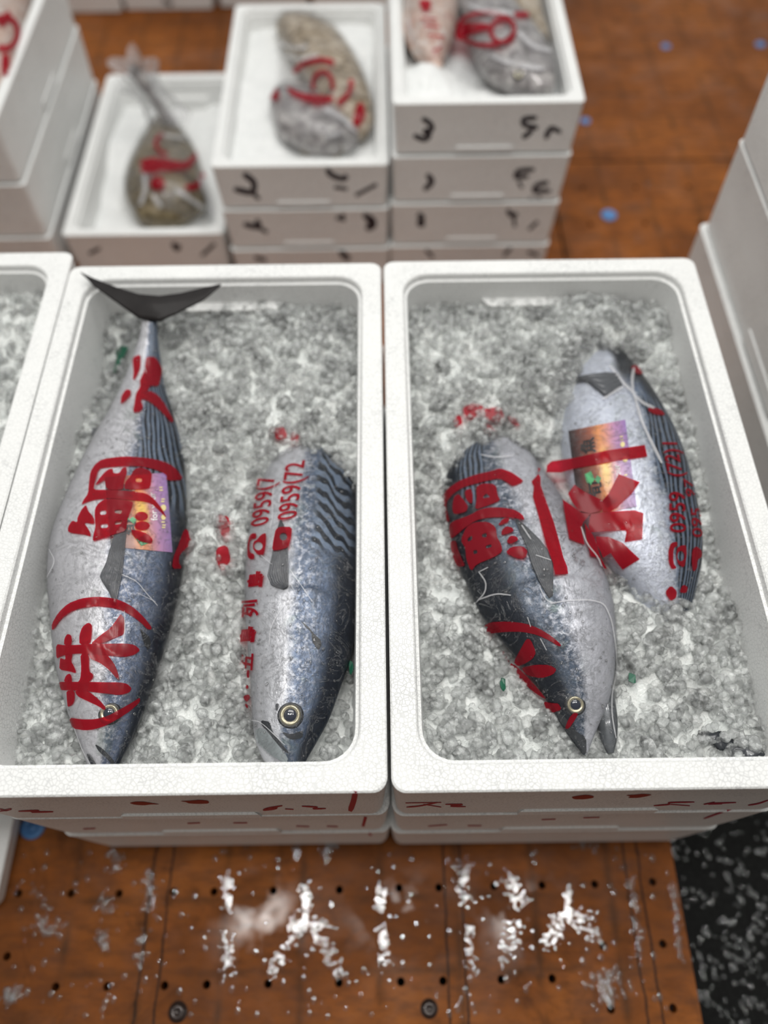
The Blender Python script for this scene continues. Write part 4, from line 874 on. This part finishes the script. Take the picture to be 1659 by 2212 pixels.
red1H = [[(615, 1040), (705, 1000), (700, 1150), (640, 1270), (620, 1270), (630, 1180)],
         [(760, 1030), (850, 1030), (900, 1100), (930, 1160), (910, 1250), (890, 1340), (800, 1330), (780, 1380), (700, 1480), (730, 1560), (700, 1600), (620, 1620), (640, 1500), (650, 1420), (700, 1340), (690, 1280), (740, 1180), (750, 1100)],
         [(790, 1380), (880, 1430), (950, 1520), (1050, 1700), (1030, 1730), (960, 1650), (850, 1540), (760, 1480), (700, 1470)], [(490, 1530), (500, 1440), (550, 1370), (600, 1380), (600, 1430), (540, 1490)]]
def pm(polys, conv, smooth=1):
    V, Fc, gid = poly_mesh(polys, smooth); return [conv(*v) for v in V], Fc, gid
def big(name, meshes, tree, mat, root, label=None, off=.0004):
    o = decal(name, meshes, tree, mat, None, off, 5.0); adopt(o, root)
    if label: o['label'] = label
    return o
big('red_lettering', [pm(red1A, cA), pm(red1B, cB), pm(red1H, cH)], tb1, RED, bg1, 'red brush characters printed on the bag')
big('green_print', [pm([[(465, 905), (575, 930), (510, 1060), (430, 1200), (410, 1190), (450, 1060)]], cH, 0)], tb1, GREEN, bg1)
def tx(s, O, ea, eh, conv, k, bold=.0):
    a0 = conv(0, 0); O2 = conv(*O); A = conv(*ea); H = conv(*eh)
    return text_mesh(s, O2, ((A[0] - a0[0]) * k, (A[1] - a0[1]) * k), (H[0] - a0[0], H[1] - a0[1]), bold)
tel = [([(440, 1165), (495, 1145), (488, 1290), (465, 1395), (395, 1390), (370, 1355), (350, 1330), (345, 1280), (360, 1240), (385, 1230)], [ell(408, 1295, 48, 48, 14)]),
       [(370, 1150), (385, 1160), (380, 1210), (330, 1215), (310, 1250), (305, 1330), (320, 1370), (360, 1385), (365, 1430), (320, 1445), (285, 1410), (283, 1300), (300, 1200), (330, 1155)]]
tel2 = [([(600, 1110), (640, 1080), (785, 1080), (770, 1200), (740, 1310), (640, 1340), (560, 1345), (575, 1230)], [ell(685, 1190, 42, 44, 14)])]
big('red_lettering', [tx('0959(7', (512, 1045), (17, -112), (-285, 70), cC, 1.75, .006), tx('0959(72', (828, 978), (17, -112), (-310, 60), cC, 1.75, .006), pm(tel, cC), pm(tel2, cC),
     pm([[(195, 430), (240, 400), (265, 350), (290, 400), (320, 400), (290, 440), (260, 500), (210, 530), (215, 490), (250, 455)]], cC),
     tx('列', (385, 320), (15, -200), (-205, 20), cE, 1.0, .03), tx('島', (350, 620), (25, -200), (-190, 15), cE, 1.0, .03), tx('五', (330, 930), (15, -200), (-160, 0), cE, 1.0, .03), tx('島', (440, 1760), (20, -200), (-190, 30), cC, 1.0, .03),
     pm([[(280, 920), (310, 920), (305, 1010), (280, 1000)], ell(285, 1110, 16, 22), [(240, 1210), (300, 1190), (320, 1230), (280, 1280), (250, 1250)], [(255, 1290), (290, 1310), (295, 1350), (270, 1340)]], cE)], tb2, RED, bg2, 'red telephone number and address characters')
red3 = [[(85, 590), (120, 530), (240, 440), (420, 370), (600, 330), (680, 300), (800, 340), (900, 410), (935, 440), (820, 490), (760, 450), (680, 405), (560, 430), (400, 470), (300, 500), (200, 560), (130, 640), (120, 720), (160, 860), (130, 870), (95, 740)],
        [(200, 600), (250, 570), (290, 620), (350, 700), (330, 760), (200, 790), (180, 720)], [(310, 540), (380, 510), (400, 600), (390, 680), (330, 640)],
        ([(430, 500), (500, 460), (640, 470), (660, 590), (690, 640), (540, 700), (420, 740), (440, 620)], [[(505, 600), (540, 565), (585, 605), (510, 620)]]),
        [(160, 870), (380, 790), (460, 740), (560, 715), (700, 715), (830, 735), (920, 790), (945, 850), (880, 830), (780, 815), (560, 820), (430, 850), (300, 940), (230, 1000), (170, 1050), (150, 950)],
        ([(270, 1060), (330, 920), (420, 870), (560, 865), (640, 920), (650, 1020), (700, 1110), (710, 1180), (620, 1240), (440, 1310), (380, 1390), (330, 1260), (320, 1140)],
         [[(340, 1040), (390, 1010), (395, 1050), (350, 1080)], [(490, 1000), (545, 980), (545, 1030), (500, 1030)], [(530, 1120), (590, 1100), (600, 1130), (540, 1150)], [(400, 1170), (440, 1160), (450, 1195), (410, 1210)]]),
        [(165, 1070), (220, 1060), (240, 1150), (290, 1270), (320, 1330), (240, 1340), (200, 1260), (170, 1150)], [(660, 900), (720, 830), (780, 820), (780, 860), (700, 900)],
        [(700, 960), (750, 910), (820, 930), (830, 970), (700, 1010)], [(750, 1080), (790, 1010), (860, 1020), (880, 1060), (800, 1100)], [(740, 1190), (800, 1130), (920, 1120), (980, 1170), (950, 1250), (860, 1250)]]
red3G = [[(200, 270), (260, 235), (420, 228), (580, 245), (720, 295), (840, 370), (930, 450), (910, 468), (820, 410), (700, 355), (560, 325), (400, 325), (230, 345)],
         [(480, 610), (540, 500), (600, 390), (640, 400), (690, 520), (660, 580), (580, 630), (520, 650)], [(560, 660), (700, 635), (820, 640), (885, 680), (850, 730), (740, 765), (620, 740), (570, 700)],
         [(345, 480), (390, 510), (440, 610), (520, 660), (580, 720), (620, 760), (700, 850), (760, 920), (790, 960), (740, 940), (640, 870), (560, 790), (480, 680), (400, 580)],
         [(760, 980), (850, 1000), (900, 1000), (935, 1060), (840, 1090), (790, 1060)], [(1040, 1090), (1090, 1095), (1060, 1150), (1000, 1240), (960, 1240), (1000, 1140)]]
big('red_lettering', [pm(red3, cE3), pm(red3G, cG)], tb3, RED, bg3, 'red brush characters printed on the bag')
bar3 = [[(1015, 440), (1090, 360), (1110, 400), (1110, 480), (1180, 680), (1250, 870), (1300, 1050), (1350, 1240), (1390, 1340), (1400, 1415), (1265, 1420), (1240, 1300), (1170, 1100), (1090, 800), (1030, 600), (1040, 490)], [(1085, 295), (1112, 310), (1085, 348)]]
red4 = [[(5, 580), (50, 540), (300, 500), (600, 430), (980, 375), (1005, 490), (700, 530), (500, 570), (280, 610), (150, 650), (0, 650)],
        [(215, 860), (280, 770), (380, 840), (550, 920), (560, 1000), (540, 1030), (440, 1058), (320, 1030), (260, 950)], [(720, 665), (930, 745), (850, 860), (700, 1000), (640, 1035), (560, 1040), (550, 940), (620, 860)],
        [(160, 915), (280, 1000), (350, 1050), (440, 1060), (370, 1140), (345, 1200), (380, 1370), (230, 1310), (190, 1100)],
        [(442, 1062), (620, 1038), (880, 1025), (965, 1055), (955, 1310), (780, 1340), (800, 1240), (790, 1220), (440, 1245), (420, 1180)],
        [(380, 1150), (440, 1240), (480, 1300), (540, 1500), (600, 1610), (570, 1600), (530, 1500), (440, 1480), (400, 1320)],
        [(490, 1285), (620, 1290), (760, 1350), (930, 1510), (760, 1615), (700, 1540), (640, 1450), (560, 1500), (540, 1440), (500, 1370)]]
tel4 = [([(1390, 1370), (1395, 1480), (1370, 1600), (1310, 1560), (1290, 1480), (1300, 1400), (1340, 1375)], [ell(1338, 1480, 36, 52, 14)]), [(1300, 1335), (1305, 1380), (1265, 1400), (1262, 1550), (1300, 1600), (1250, 1612), (1218, 1540), (1216, 1420), (1240, 1350)]]
tel5 = [[(1450, 1420), (1490, 1380), (1540, 1420), (1552, 1480), (1500, 1520), (1500, 1600), (1460, 1640), (1445, 1540)]]
def joint(*trs):
    class J:
        def ray_cast(s, o, d):
            hs = [t.ray_cast(o, d) for t in trs]; hs = [h for h in hs if h[0] is not None]
            return min(hs, key=lambda h: h[3]) if hs else (None, None, None, None)
    return J()
big('red_lettering', [pm(bar3, cE3, 0)], joint(tb3, tb4), RED, bg3, 'long red bar printed beside the red characters')
big('red_lettering', [pm(red4, cF, 0), tx('0959', (1388, 1250), (-4, -128), (-225, 0), cF, 1.62, .01), tx('(72)1', (1360, 700), (-20, -110), (-210, -5), cF, 1.62, .01), tx('095', (1552, 1300), (-8, -120), (-140, -10), cF, 1.7, .01), tx('97', (1480, 900), (-22, -110), (-120, -10), cF, 1.7, .01),
     pm(tel4, cF), pm(tel5, cF), pm([[(1180, 1840), (1240, 1770), (1300, 1830), (1290, 1900), (1240, 1930)], [(1320, 1840), (1360, 1760), (1410, 1790), (1390, 1850)]], cF), pm([[(840, 490), (890, 470), (960, 560), (900, 560), (860, 520)], [(1010, 870), (1120, 890), (1170, 950), (1060, 940), (1000, 900)]], cI)], tb4, RED, bg4, 'big red strokes and vertical red numbers')
cD3, cI2 = cE3, cI
big('fold_highlights', [strokes_mesh([[cE3(*p) for p in l] for l in ([(430, 1720), (530, 1610), (540, 1500), (460, 1390)], [(470, 1390), (560, 1345)], [(450, 1690), (640, 1620), (800, 1640)], [(1105, 1560), (1170, 1690), (1260, 1725)], [(910, 900), (950, 960), (1010, 1050)], [(1060, 1215), (1220, 1270)], [(480, 160), (640, 190), (830, 170)])] +
     [[cG(*p) for p in l] for l in ([(820, 60), (1000, 30), (1200, 25), (1330, 60), (1400, 220), (1440, 480), (1450, 700), (1400, 900), (1400, 1100), (1440, 1330)], [(610, 190), (640, 280)], [(730, 390), (790, 500)])], 1.5)], tb3, FOLD_LIGHT, bg3, off=.0006)  # fold highlights laid on the film as whitish strokes
big('fold_highlights', [strokes_mesh([[cI(*p) for p in l] for l in ([(640, 480), (720, 580), (770, 650), (870, 740), (900, 860), (940, 1000), (1040, 1220), (1130, 1397)], [(870, 500), (850, 600), (860, 740)], [(770, 680), (660, 740), (580, 800)], [(870, 760), (960, 840), (1060, 880)])], 3.2),
     strokes_mesh([[cF(*p) for p in l] for l in ([(345, 1190), (400, 1360), (520, 1500), (560, 1640)], [(920, 0), (960, 180), (1080, 400), (1150, 560)])], 1.6)], tb4, FOLD_LIGHT, bg4, off=.0006)
big('fold_highlights', [strokes_mesh([[cC(*p) for p in l] for l in ([(600, 560), (560, 760), (570, 960), (540, 1100)], [(300, 620), (260, 760), (170, 960), (140, 1200)], [(760, 1560), (860, 1700), (1010, 1920)], [(440, 1400), (560, 1500)], [(755, 1700), (830, 1840)])] + [[cE(*p) for p in l] for l in ([(700, 190), (600, 330), (540, 460), (530, 640)], [(330, 1480), (430, 1500), (560, 1620), (700, 1760)])], .9)], tb2, FOLD_LIGHT, bg2, off=.0006)
big('fold_highlights', [strokes_mesh([[cA(*p) for p in l] for l in ([(840, 1370), (1000, 1440), (1120, 1590), (1220, 1700)], [(850, 1450), (920, 1600)], [(1000, 1560), (1200, 1660)], [(870, 0), (860, 60), (900, 120)], [(460, 990), (440, 1090)], [(80, 1100), (150, 1230), (60, 1400)])] + [[cH(*p) for p in l] for l in ([(730, 620), (750, 800), (700, 1000), (760, 1200)], [(280, 760), (420, 640), (660, 630)], [(560, 1700), (490, 1850)])] + [[cB(*p) for p in l] for l in ([(870, 240), (880, 420), (860, 560)], [(350, 1480), (430, 1700), (540, 1900)])], 1.0)], tb1, FOLD_LIGHT, bg1, off=.0006)

# water drops standing on the film
def drops_on(tree, poly, n, label, rmin=.0006, rmax=.0016):
    v0, t0 = LIBS_D; VV = []; TT = []; b = 0; px = np.array(poly); k = 0
    while k < n:
        x, y = rng.uniform(px[:, 0].min(), px[:, 0].max()), rng.uniform(px[:, 1].min(), px[:, 1].max())
        h = tree.ray_cast(EYE, ray(x, y)); k += 1
        if h[0] is None or h[1].z < .3: continue
        r = rmin + (rmax - rmin) * rng.random() ** 2.5; q = np.array(h[1].to_track_quat('Z', 'Y').to_matrix())
        VV.append((v0 * np.array([r, r * rng.uniform(.8, 1.5), r * .5])) @ q.T + np.array(h[0])); TT.append(t0 + b); b += len(v0)
    o = fast_mesh('water_drops', np.concatenate(VV), np.concatenate(TT), WATER); tag(o, label, 'water drops', kind='stuff')
bm = bmesh.new(); bmesh.ops.create_icosphere(bm, subdivisions=2, radius=1); bm.verts.index_update(); LIBS_D = (np.array([v.co[:] for v in bm.verts]), np.array([[v.index for v in f.verts] for f in bm.faces])); bm.free()
drops_on(tb1, poly1, 420, 'beads of water on the bag of the leftmost bonito')
drops_on(tb2, poly2, 300, 'beads of water on the bag of the bonito with the ringed eye')
drops_on(tb3, poly3, 300, 'beads of water on the bag of the bonito with open jaws')
drops_on(tb4, poly4, 220, 'beads of water on the bag of the bonito along the right wall')

# ------------------------------------------------------------------ background boxes' contents
PINKF = m_mottle('pink_fish_skin', (.50, .30, .24), (.62, .46, .38), (.66, .60, .56)); BROWNF = m_mottle('brown_fish_skin', (.05, .035, .014), (.14, .10, .04), (.30, .24, .15))
TANF = m_mottle('tan_fish_skin', (.10, .07, .035), (.42, .32, .20), (.62, .54, .44)); GREYF = m_mottle('grey_fish_skin', (.14, .13, .13), (.30, .28, .28), (.55, .53, .52))
def snowbed(x0, x1, y0, y1, z, label, bumps=(), amp=.010):
    n = 60; V = []; 
    for j in range(n):
        for i in range(n):
            x = x0 + (x1 - x0) * i / (n - 1); y = y0 + (y1 - y0) * j / (n - 1); V.append((x, y, z + amp * nz(x, y, 18, 4) + .003 * nz(x, y, 70, 5) + sum(gauss(x, y, *b) for b in bumps)))
    Fc = [(j * n + i, j * n + i + 1, (j + 1) * n + i + 1, (j + 1) * n + i) for j in range(n - 1) for i in range(n - 1)]
    o = mesh_obj('crushed_ice', V, Fc, SNOW); return tag(o, label, 'ice', kind='stuff')
snowbed(-.277, -.005, 1.227, 1.713, .245, 'white shaved ice bed in the topmost centre box')
snowbed(.046, .316, 1.227, 1.713, .352, 'white shaved ice heap in the topmost box of the tallest small stack', [(925, 170, .05, .026, .36)])
snowbed(-.603, -.329, 1.247, 1.743, .055, 'white shaved ice in the low box with the knotted bag', [(230, 300, .10, .02, .08)])
snowbed(-.943, -.667, 1.237, 1.723, .325, 'white shaved ice in the box at the upper left corner')
def small_fish(stations, dors, mat, label, group, cat='fish', tail=True, eyepx=None, er=.006, name='market_fish'):
    r = empty(name, P(stations[len(stations) // 2][0], stations[len(stations) // 2][1], stations[0][4] - .02)); tag(r, label, cat, group)
    b = fish_body(stations, dors, mat, r, rings=60, nr=28, thick=.6)
    a = stations[-1]; c = P((a[0] + a[2]) / 2, (a[1] + a[3]) / 2, a[4]); a2 = stations[-2]; c2 = P((a2[0] + a2[2]) / 2, (a2[1] + a2[3]) / 2, a2[4]); d = (c - c2).normalized(); s = Vector((-d.y, d.x, 0))
    if tail:
        V = [c - s * .006, c + s * .006, c + d * .035 + s * .028, c + d * .022, c + d * .035 - s * .028]; V += [v - Vector((0, 0, .003)) for v in V]
        adopt(mesh_obj('tail_fin', V, [(0, 1, 2, 3, 4), (9, 8, 7, 6, 5)] + [(i, i + 5, (i + 1) % 5 + 5, (i + 1) % 5) for i in range(5)], mat, smooth=False), r)
    if eyepx: eye(*eyepx, er, bvh_of([b]), r)
    return r, b
GF = 'bagged fish in the small boxes behind'
m1, mb1 = small_fish([(770, 300, 790, 296, .265), (735, 270, 806, 262, .272), (700, 225, 800, 205, .275), (660, 165, 775, 140, .275), (622, 110, 735, 80, .272), (600, 75, 690, 50, .268), (596, 55, 650, 38, .262)], 1, TANF, 'tan mottled fish curving along the right of the topmost centre box', GF, tail=False)
m2, mb2 = small_fish([(735, 322, 760, 318, .262), (690, 322, 775, 290, .268), (640, 310, 735, 245, .27), (600, 285, 680, 210, .268), (582, 235, 625, 188, .262)], 1, GREYF, 'grey brown fish lying lower in the topmost centre box', GF, tail=False)
m3, mb3 = small_fish([(645, 318, 740, 322, .262), (600, 270, 640, 300, .262), (590, 240, 615, 250, .258)], -1, BROWNF, 'olive brown fish edge at the lower left of the bagged fish in the centre box', GF, tail=False)
r1, rb1 = small_fish([(940, 150, 952, 150, .372), (895, 120, 965, 118, .378), (872, 70, 985, 66, .382), (872, 10, 990, 6, .382), (880, -50, 985, -50, .38), (905, -100, 960, -100, .376)], -1, PINKF, 'pale pink fish at the left of the topmost box of the tallest small stack', GF)
r2, rb2 = small_fish([(1150, 200, 1195, 196, .378), (1060, 170, 1200, 150, .382), (1020, 110, 1170, 90, .384), (1000, 40, 1120, 20, .382), (985, -30, 1080, -50, .38)], -1, GREYF, 'grey fish in the middle of the three atop the tallest small stack', GF, eyepx=(1120, 160), er=.007)
r3, rb3 = small_fish([(1120, 100, 1190, 90, .374), (1085, 50, 1175, 30, .378), (1060, -20, 1160, -30, .378), (1070, -90, 1120, -90, .376)], 1, TANF, 'orange tan fish at the right wall inside the tallest small stack', GF)
l1, lb1 = small_fish([(300, 478, 380, 480, .082), (272, 430, 445, 440, .090), (276, 380, 440, 385, .092), (300, 325, 425, 330, .09), (322, 280, 395, 282, .085), (338, 255, 375, 256, .08)], 1, BROWNF, 'round brown fish in the bag in the low single box', GF, tail=False)
t1_, tbb = small_fish([(10, 190, 40, 170, .345), (-60, 160, 45, 100, .350), (-80, 90, 60, 30, .352), (-60, 0, 70, -40, .35), (-20, -60, 60, -90, .345)], 1, PINKF, 'reddish bagged fish in the box cut by the upper left corner', GF)
def loose_bag(bodies, poly, zf, label, marks, fold_lights=(), step=.005, lift=.004, mat=FILM2, seed=1, group='crumpled bags in the small boxes behind'):
    W = [P(x, y, zf) for x, y in poly]; x0, x1 = min(v.x for v in W), max(v.x for v in W); y0, y1 = min(v.y for v in W), max(v.y for v in W)
    tr = bvh_of(bodies); nx, ny = int((x1 - x0) / step) + 1, int((y1 - y0) / step) + 1
    X, Y = np.meshgrid(x0 + np.arange(nx) * step, y0 + np.arange(ny) * step)
    ins = in_poly(X, Y, [(v.x, v.y) for v in W]); Z = np.full(X.shape, zf)
    for j in range(ny):
        for i in range(nx):
            h = tr.ray_cast(Vector((X[j, i], Y[j, i], 1)), Vector((0, 0, -1)))
            if h[0] is not None: Z[j, i] = max(Z[j, i], h[0].z + lift)
    F0 = Z.copy()
    for _ in range(8): Z = np.maximum(F0, (np.roll(Z, 1, 0) + np.roll(Z, -1, 0) + np.roll(Z, 1, 1) + np.roll(Z, -1, 1)) / 4)
    Z += np.array([[abs(nz(a, b, 45, seed)) for a in X[0]] for b in Y[:, 0]]) * .010
    idx = -np.ones(ins.shape, int); k = np.argwhere(ins); V = []
    for n_, (j, i) in enumerate(k): idx[j, i] = n_; V.append((X[j, i], Y[j, i], Z[j, i]))
    Fc = [(idx[j, i], idx[j, i + 1], idx[j + 1, i + 1], idx[j + 1, i]) for j, i in k if j + 1 < ny and i + 1 < nx and min(idx[j + 1, i], idx[j, i + 1], idx[j + 1, i + 1]) >= 0]
    root = empty('plastic_bag', (W[0].x, W[0].y, zf)); tag(root, label, 'plastic bag', group); adopt(mesh_obj('film', V, Fc, mat), root)
    if fold_lights: o = decal('fold_highlights', [strokes_mesh(fold_lights, 4.5)], BVHTree.FromPolygons([Vector(v) for v in V], Fc), FOLD_LIGHT, None, .001, 8); adopt(o, root)
    if marks: o = decal('red_lettering', marks, BVHTree.FromPolygons([Vector(v) for v in V], Fc), RED, None, .0006, 8); adopt(o, root)
    return root
loose_bag([mb1, mb2, mb3], [(590, 30), (700, 40), (790, 130), (815, 220), (810, 300), (770, 335), (650, 330), (575, 240), (600, 150)], .258, 'crumpled clear bag with red arcs in the topmost centre box',
          [poly_mesh([ringpoly(690, 185, 68, 62, 11, -150, -60), ringpoly(700, 180, 64, 54, 11, -10, 60), ringpoly(697, 184, 26, 34, 9, -200, 20), [(618, 185), (650, 202), (700, 206), (722, 208), (718, 220), (690, 226), (655, 216), (625, 202)], [(578, 195), (596, 186), (606, 205), (590, 222)], [(770, 225), (784, 220), (790, 250), (776, 272), (760, 270)]])], fold_lights=[[(600, 90), (640, 105), (665, 100)], [(618, 120), (650, 128), (690, 118)], [(700, 235), (740, 255), (770, 285)], [(650, 320), (690, 300), (740, 285)], [(585, 215), (600, 260), (625, 290)]], seed=2)
loose_bag([rb1, rb2, rb3], [(868, -60), (1180, -60), (1210, 60), (1225, 190), (1150, 205), (1010, 180), (960, 150), (900, 150), (872, 100)], .368, 'clear bags with red rings over three fish in the topmost box of the tallest stack',
          [poly_mesh([ringpoly(1050, 62, 66, 40, 9, 0, 359, 30), ringpoly(1086, 66, 30, 30, 9, 0, 359, 24), [(984, 55), (1010, 48), (1060, 52), (1062, 64), (1020, 72), (990, 90), (982, 80)], [(903, 0), (932, 0), (930, 20), (914, 24)], [(1108, 26), (1140, 24), (1146, 36), (1115, 38)]]), strokes_mesh([[(910, 40), (945, 42)], [(918, 55), (950, 58)], [(925, 76), (960, 80)], [(935, 112), (955, 100)]], 3)], fold_lights=[[(1010, 10), (1050, 25), (1110, 30)], [(1060, 120), (1110, 140), (1180, 150)], [(880, 30), (890, 90)], [(1120, 70), (1150, 100), (1190, 110)]], seed=4)
loose_bag([lb1], [(290, 480), (262, 430), (270, 370), (295, 310), (320, 262), (380, 255), (425, 320), (455, 400), (478, 478), (400, 486)], .075, 'clear bag with red print and knotted neck around the round fish in the low box',
          [poly_mesh([[(296, 350), (330, 338), (370, 345), (400, 352), (425, 325), (430, 335), (410, 362), (370, 368), (320, 368)], [(300, 362), (330, 360), (345, 372), (310, 376)], ell(340, 396, 16, 15), [(395, 400), (425, 396), (436, 370), (446, 372), (430, 406), (408, 412)], ringpoly(362, 310, 30, 26, 8, 90, 250)])], fold_lights=[[(312, 375), (315, 410), (300, 452)], [(330, 420), (350, 450), (345, 478)], [(380, 410), (410, 430), (440, 450)], [(430, 380), (450, 430), (462, 470)], [(345, 290), (400, 300)]], seed=6, lift=.006)
loose_bag([tbb], [(-100, 190), (30, 190), (70, 60), (90, -60), (-90, -80)], .343, 'red printed crumpled bag in the box cut by the upper left corner',
          [poly_mesh([ringpoly(10, 70, 34, 40, 12, -120, 120), [(2, 120), (20, 115), (22, 160), (4, 170)], [(-20, 30), (0, 40), (20, 20), (26, 40), (4, 60)]])], seed=9)
# upright twisted neck of the low box's bag
def neck():
    base = P(365, 262, .115); mid = P(325, 200, .17); top = P(288, 150, .215); V = []; Fc = []; n = 26; m = 30
    for i in range(n):
        u = i / (n - 1); c = base * (1 - u) ** 2 + mid * 2 * u * (1 - u) + top * u * u; r = .030 * (1 - u) ** 2 + .016 + .026 * u ** 3
        for k in range(m):
            a = k * math.tau / m + u * 2.4; rr = r * (1 + .25 * math.sin(5 * a) * (.4 + u) + .22 * noise.noise(Vector((math.cos(a) * 2, math.sin(a) * 2, u * 7)))); V.append(c + Vector((math.cos(a) * rr, math.sin(a) * rr * .7, math.sin(a) * rr * .6)))
    for i in range(n - 1):
        for k in range(m): Fc.append((i * m + k, i * m + (k + 1) % m, (i + 1) * m + (k + 1) % m, (i + 1) * m + k))
    root = [o for o in COL.objects if o.get('label', '').startswith('clear bag with red print and knotted')][0]
    adopt(mesh_obj('twisted_neck', V, Fc, NECKF), root)
    # tail of the fish inside the neck
    tl = []; Fc = []
    for i in range(14):
        u = i / 13; c = base * (1 - u) ** 2 + mid * 2 * u * (1 - u) + top * u * u; r = .017 - .005 * math.sin(u * 3)
        for k in range(12): a = k * math.tau / 12; tl.append(c + Vector((math.cos(a) * r, math.sin(a) * r * .6, math.sin(a) * r * .4)))
    for i in range(13):
        for k in range(12): Fc.append((i * 12 + k, i * 12 + (k + 1) % 12, (i + 1) * 12 + (k + 1) % 12, (i + 1) * 12 + k))
    adopt(mesh_obj('tail', tl, Fc, GREYF), l1)
neck()

# ------------------------------------------------------------------ water on the platform and the ground
def splash(name, pts, z, rad, label, flat=.075):
    v0, t0 = LIBS_D; VV = []; TT = []; b = 0
    for (x, y), r in zip(pts, rad):
        VV.append(v0 * np.array([r, r * rng.uniform(.8, 1.6), r * flat]) + np.array([x, y, z])); TT.append(t0 + b); b += len(v0)
    o = fast_mesh(name, np.concatenate(VV), np.concatenate(TT), WATER); tag(o, label, 'water drops', kind='stuff')
pts = []; rad = []
def sheen_drops(p, q, n, spread, r0=.0013, r1=.0036):  # flat drops laid along streaks to imitate the wet deck's sheen
    a, b = P(*p, 0), P(*q, 0)
    for _ in range(int(n * 1.3)):
        u = rng.random(); c = a * (1 - u) + b * u; pts.append((c.x + rng.normal() * spread, c.y + rng.normal() * spread)); rad.append(rng.uniform(r0, r1))
for p, q, n, s in [((660, 1905), (660, 1985), 60, .003), ((660, 1990), (582, 2110), 70, .005), ((665, 1990), (742, 2115), 70, .005), ((620, 1995), (700, 1995), 50, .004), ((1228, 1920), (1228, 1980), 50, .003), ((1190, 1982), (1285, 1980), 50, .004), ((1215, 2000), (1180, 2045), 60, .006), ((1250, 2000), (1300, 2030), 40, .005),
                   ((490, 1890), (490, 1965), 50, .005), ((320, 1890), (325, 1960), 40, .004), ((490, 2020), (492, 2110), 40, .004), ((310, 2010), (300, 2100), 24, .003), ((825, 1915), (822, 1970), 40, .004), ((825, 1995), (830, 2090), 60, .005), ((1000, 1870), (1000, 1950), 50, .005), ((1105, 1890), (1120, 1950), 50, .006), ((1110, 1990), (1095, 2080), 50, .007), ((1010, 2000), (1020, 2110), 36, .004),
                   ((720, 1825), (700, 1845), 40, .005), ((640, 1830), (640, 1845), 20, .004), ((240, 1840), (260, 1870), 24, .005), ((10, 2155), (50, 2145), 50, .006), ((1280, 2125), (1340, 2130), 70, .008), ((1310, 2150), (1318, 2170), 20, .003), ((80, 1980), (110, 2010), 40, .008), ((215, 1940), (240, 1960), 24, .006), ((210, 2010), (230, 2050), 30, .004), ((1365, 1890), (1385, 2080), 40, .004), ((1450, 1900), (1475, 2080), 30, .003), ((1240, 1815), (1280, 1820), 16, .005)]:
    sheen_drops(p, q, n, s)
for _ in range(260):
    c = P(rng.uniform(20, 1480), rng.uniform(1830, 2200), 0)
    if c.x < .38: pts.append((c.x, c.y)); rad.append(rng.uniform(.0012, .004))
for c_, n in (((1395, 410), 7), ((1380, 505), 10), ((1420, 540), 8), ((1330, 470), 4)):
    for _ in range(n): c = P(c_[0] + rng.normal() * 22, c_[1] + rng.normal() * 18, 0); pts.append((c.x, c.y)); rad.append(rng.uniform(.001, .004))
splash('water_drops', pts, 0.0, rad, 'flattened beads of water making the white sheen on the brown platform')
pts = []; rad = []
for _ in range(620):
    c = P(rng.normal(1640, 130), rng.normal(2010, 170), -.149); pts.append((c.x, c.y)); rad.append(rng.uniform(.0012, .0040))
pts = [(max(x, .42), y) for x, y in pts]
splash('water_drops', pts, -.149, rad, 'glinting wet spots on the dark ground at the lower right')
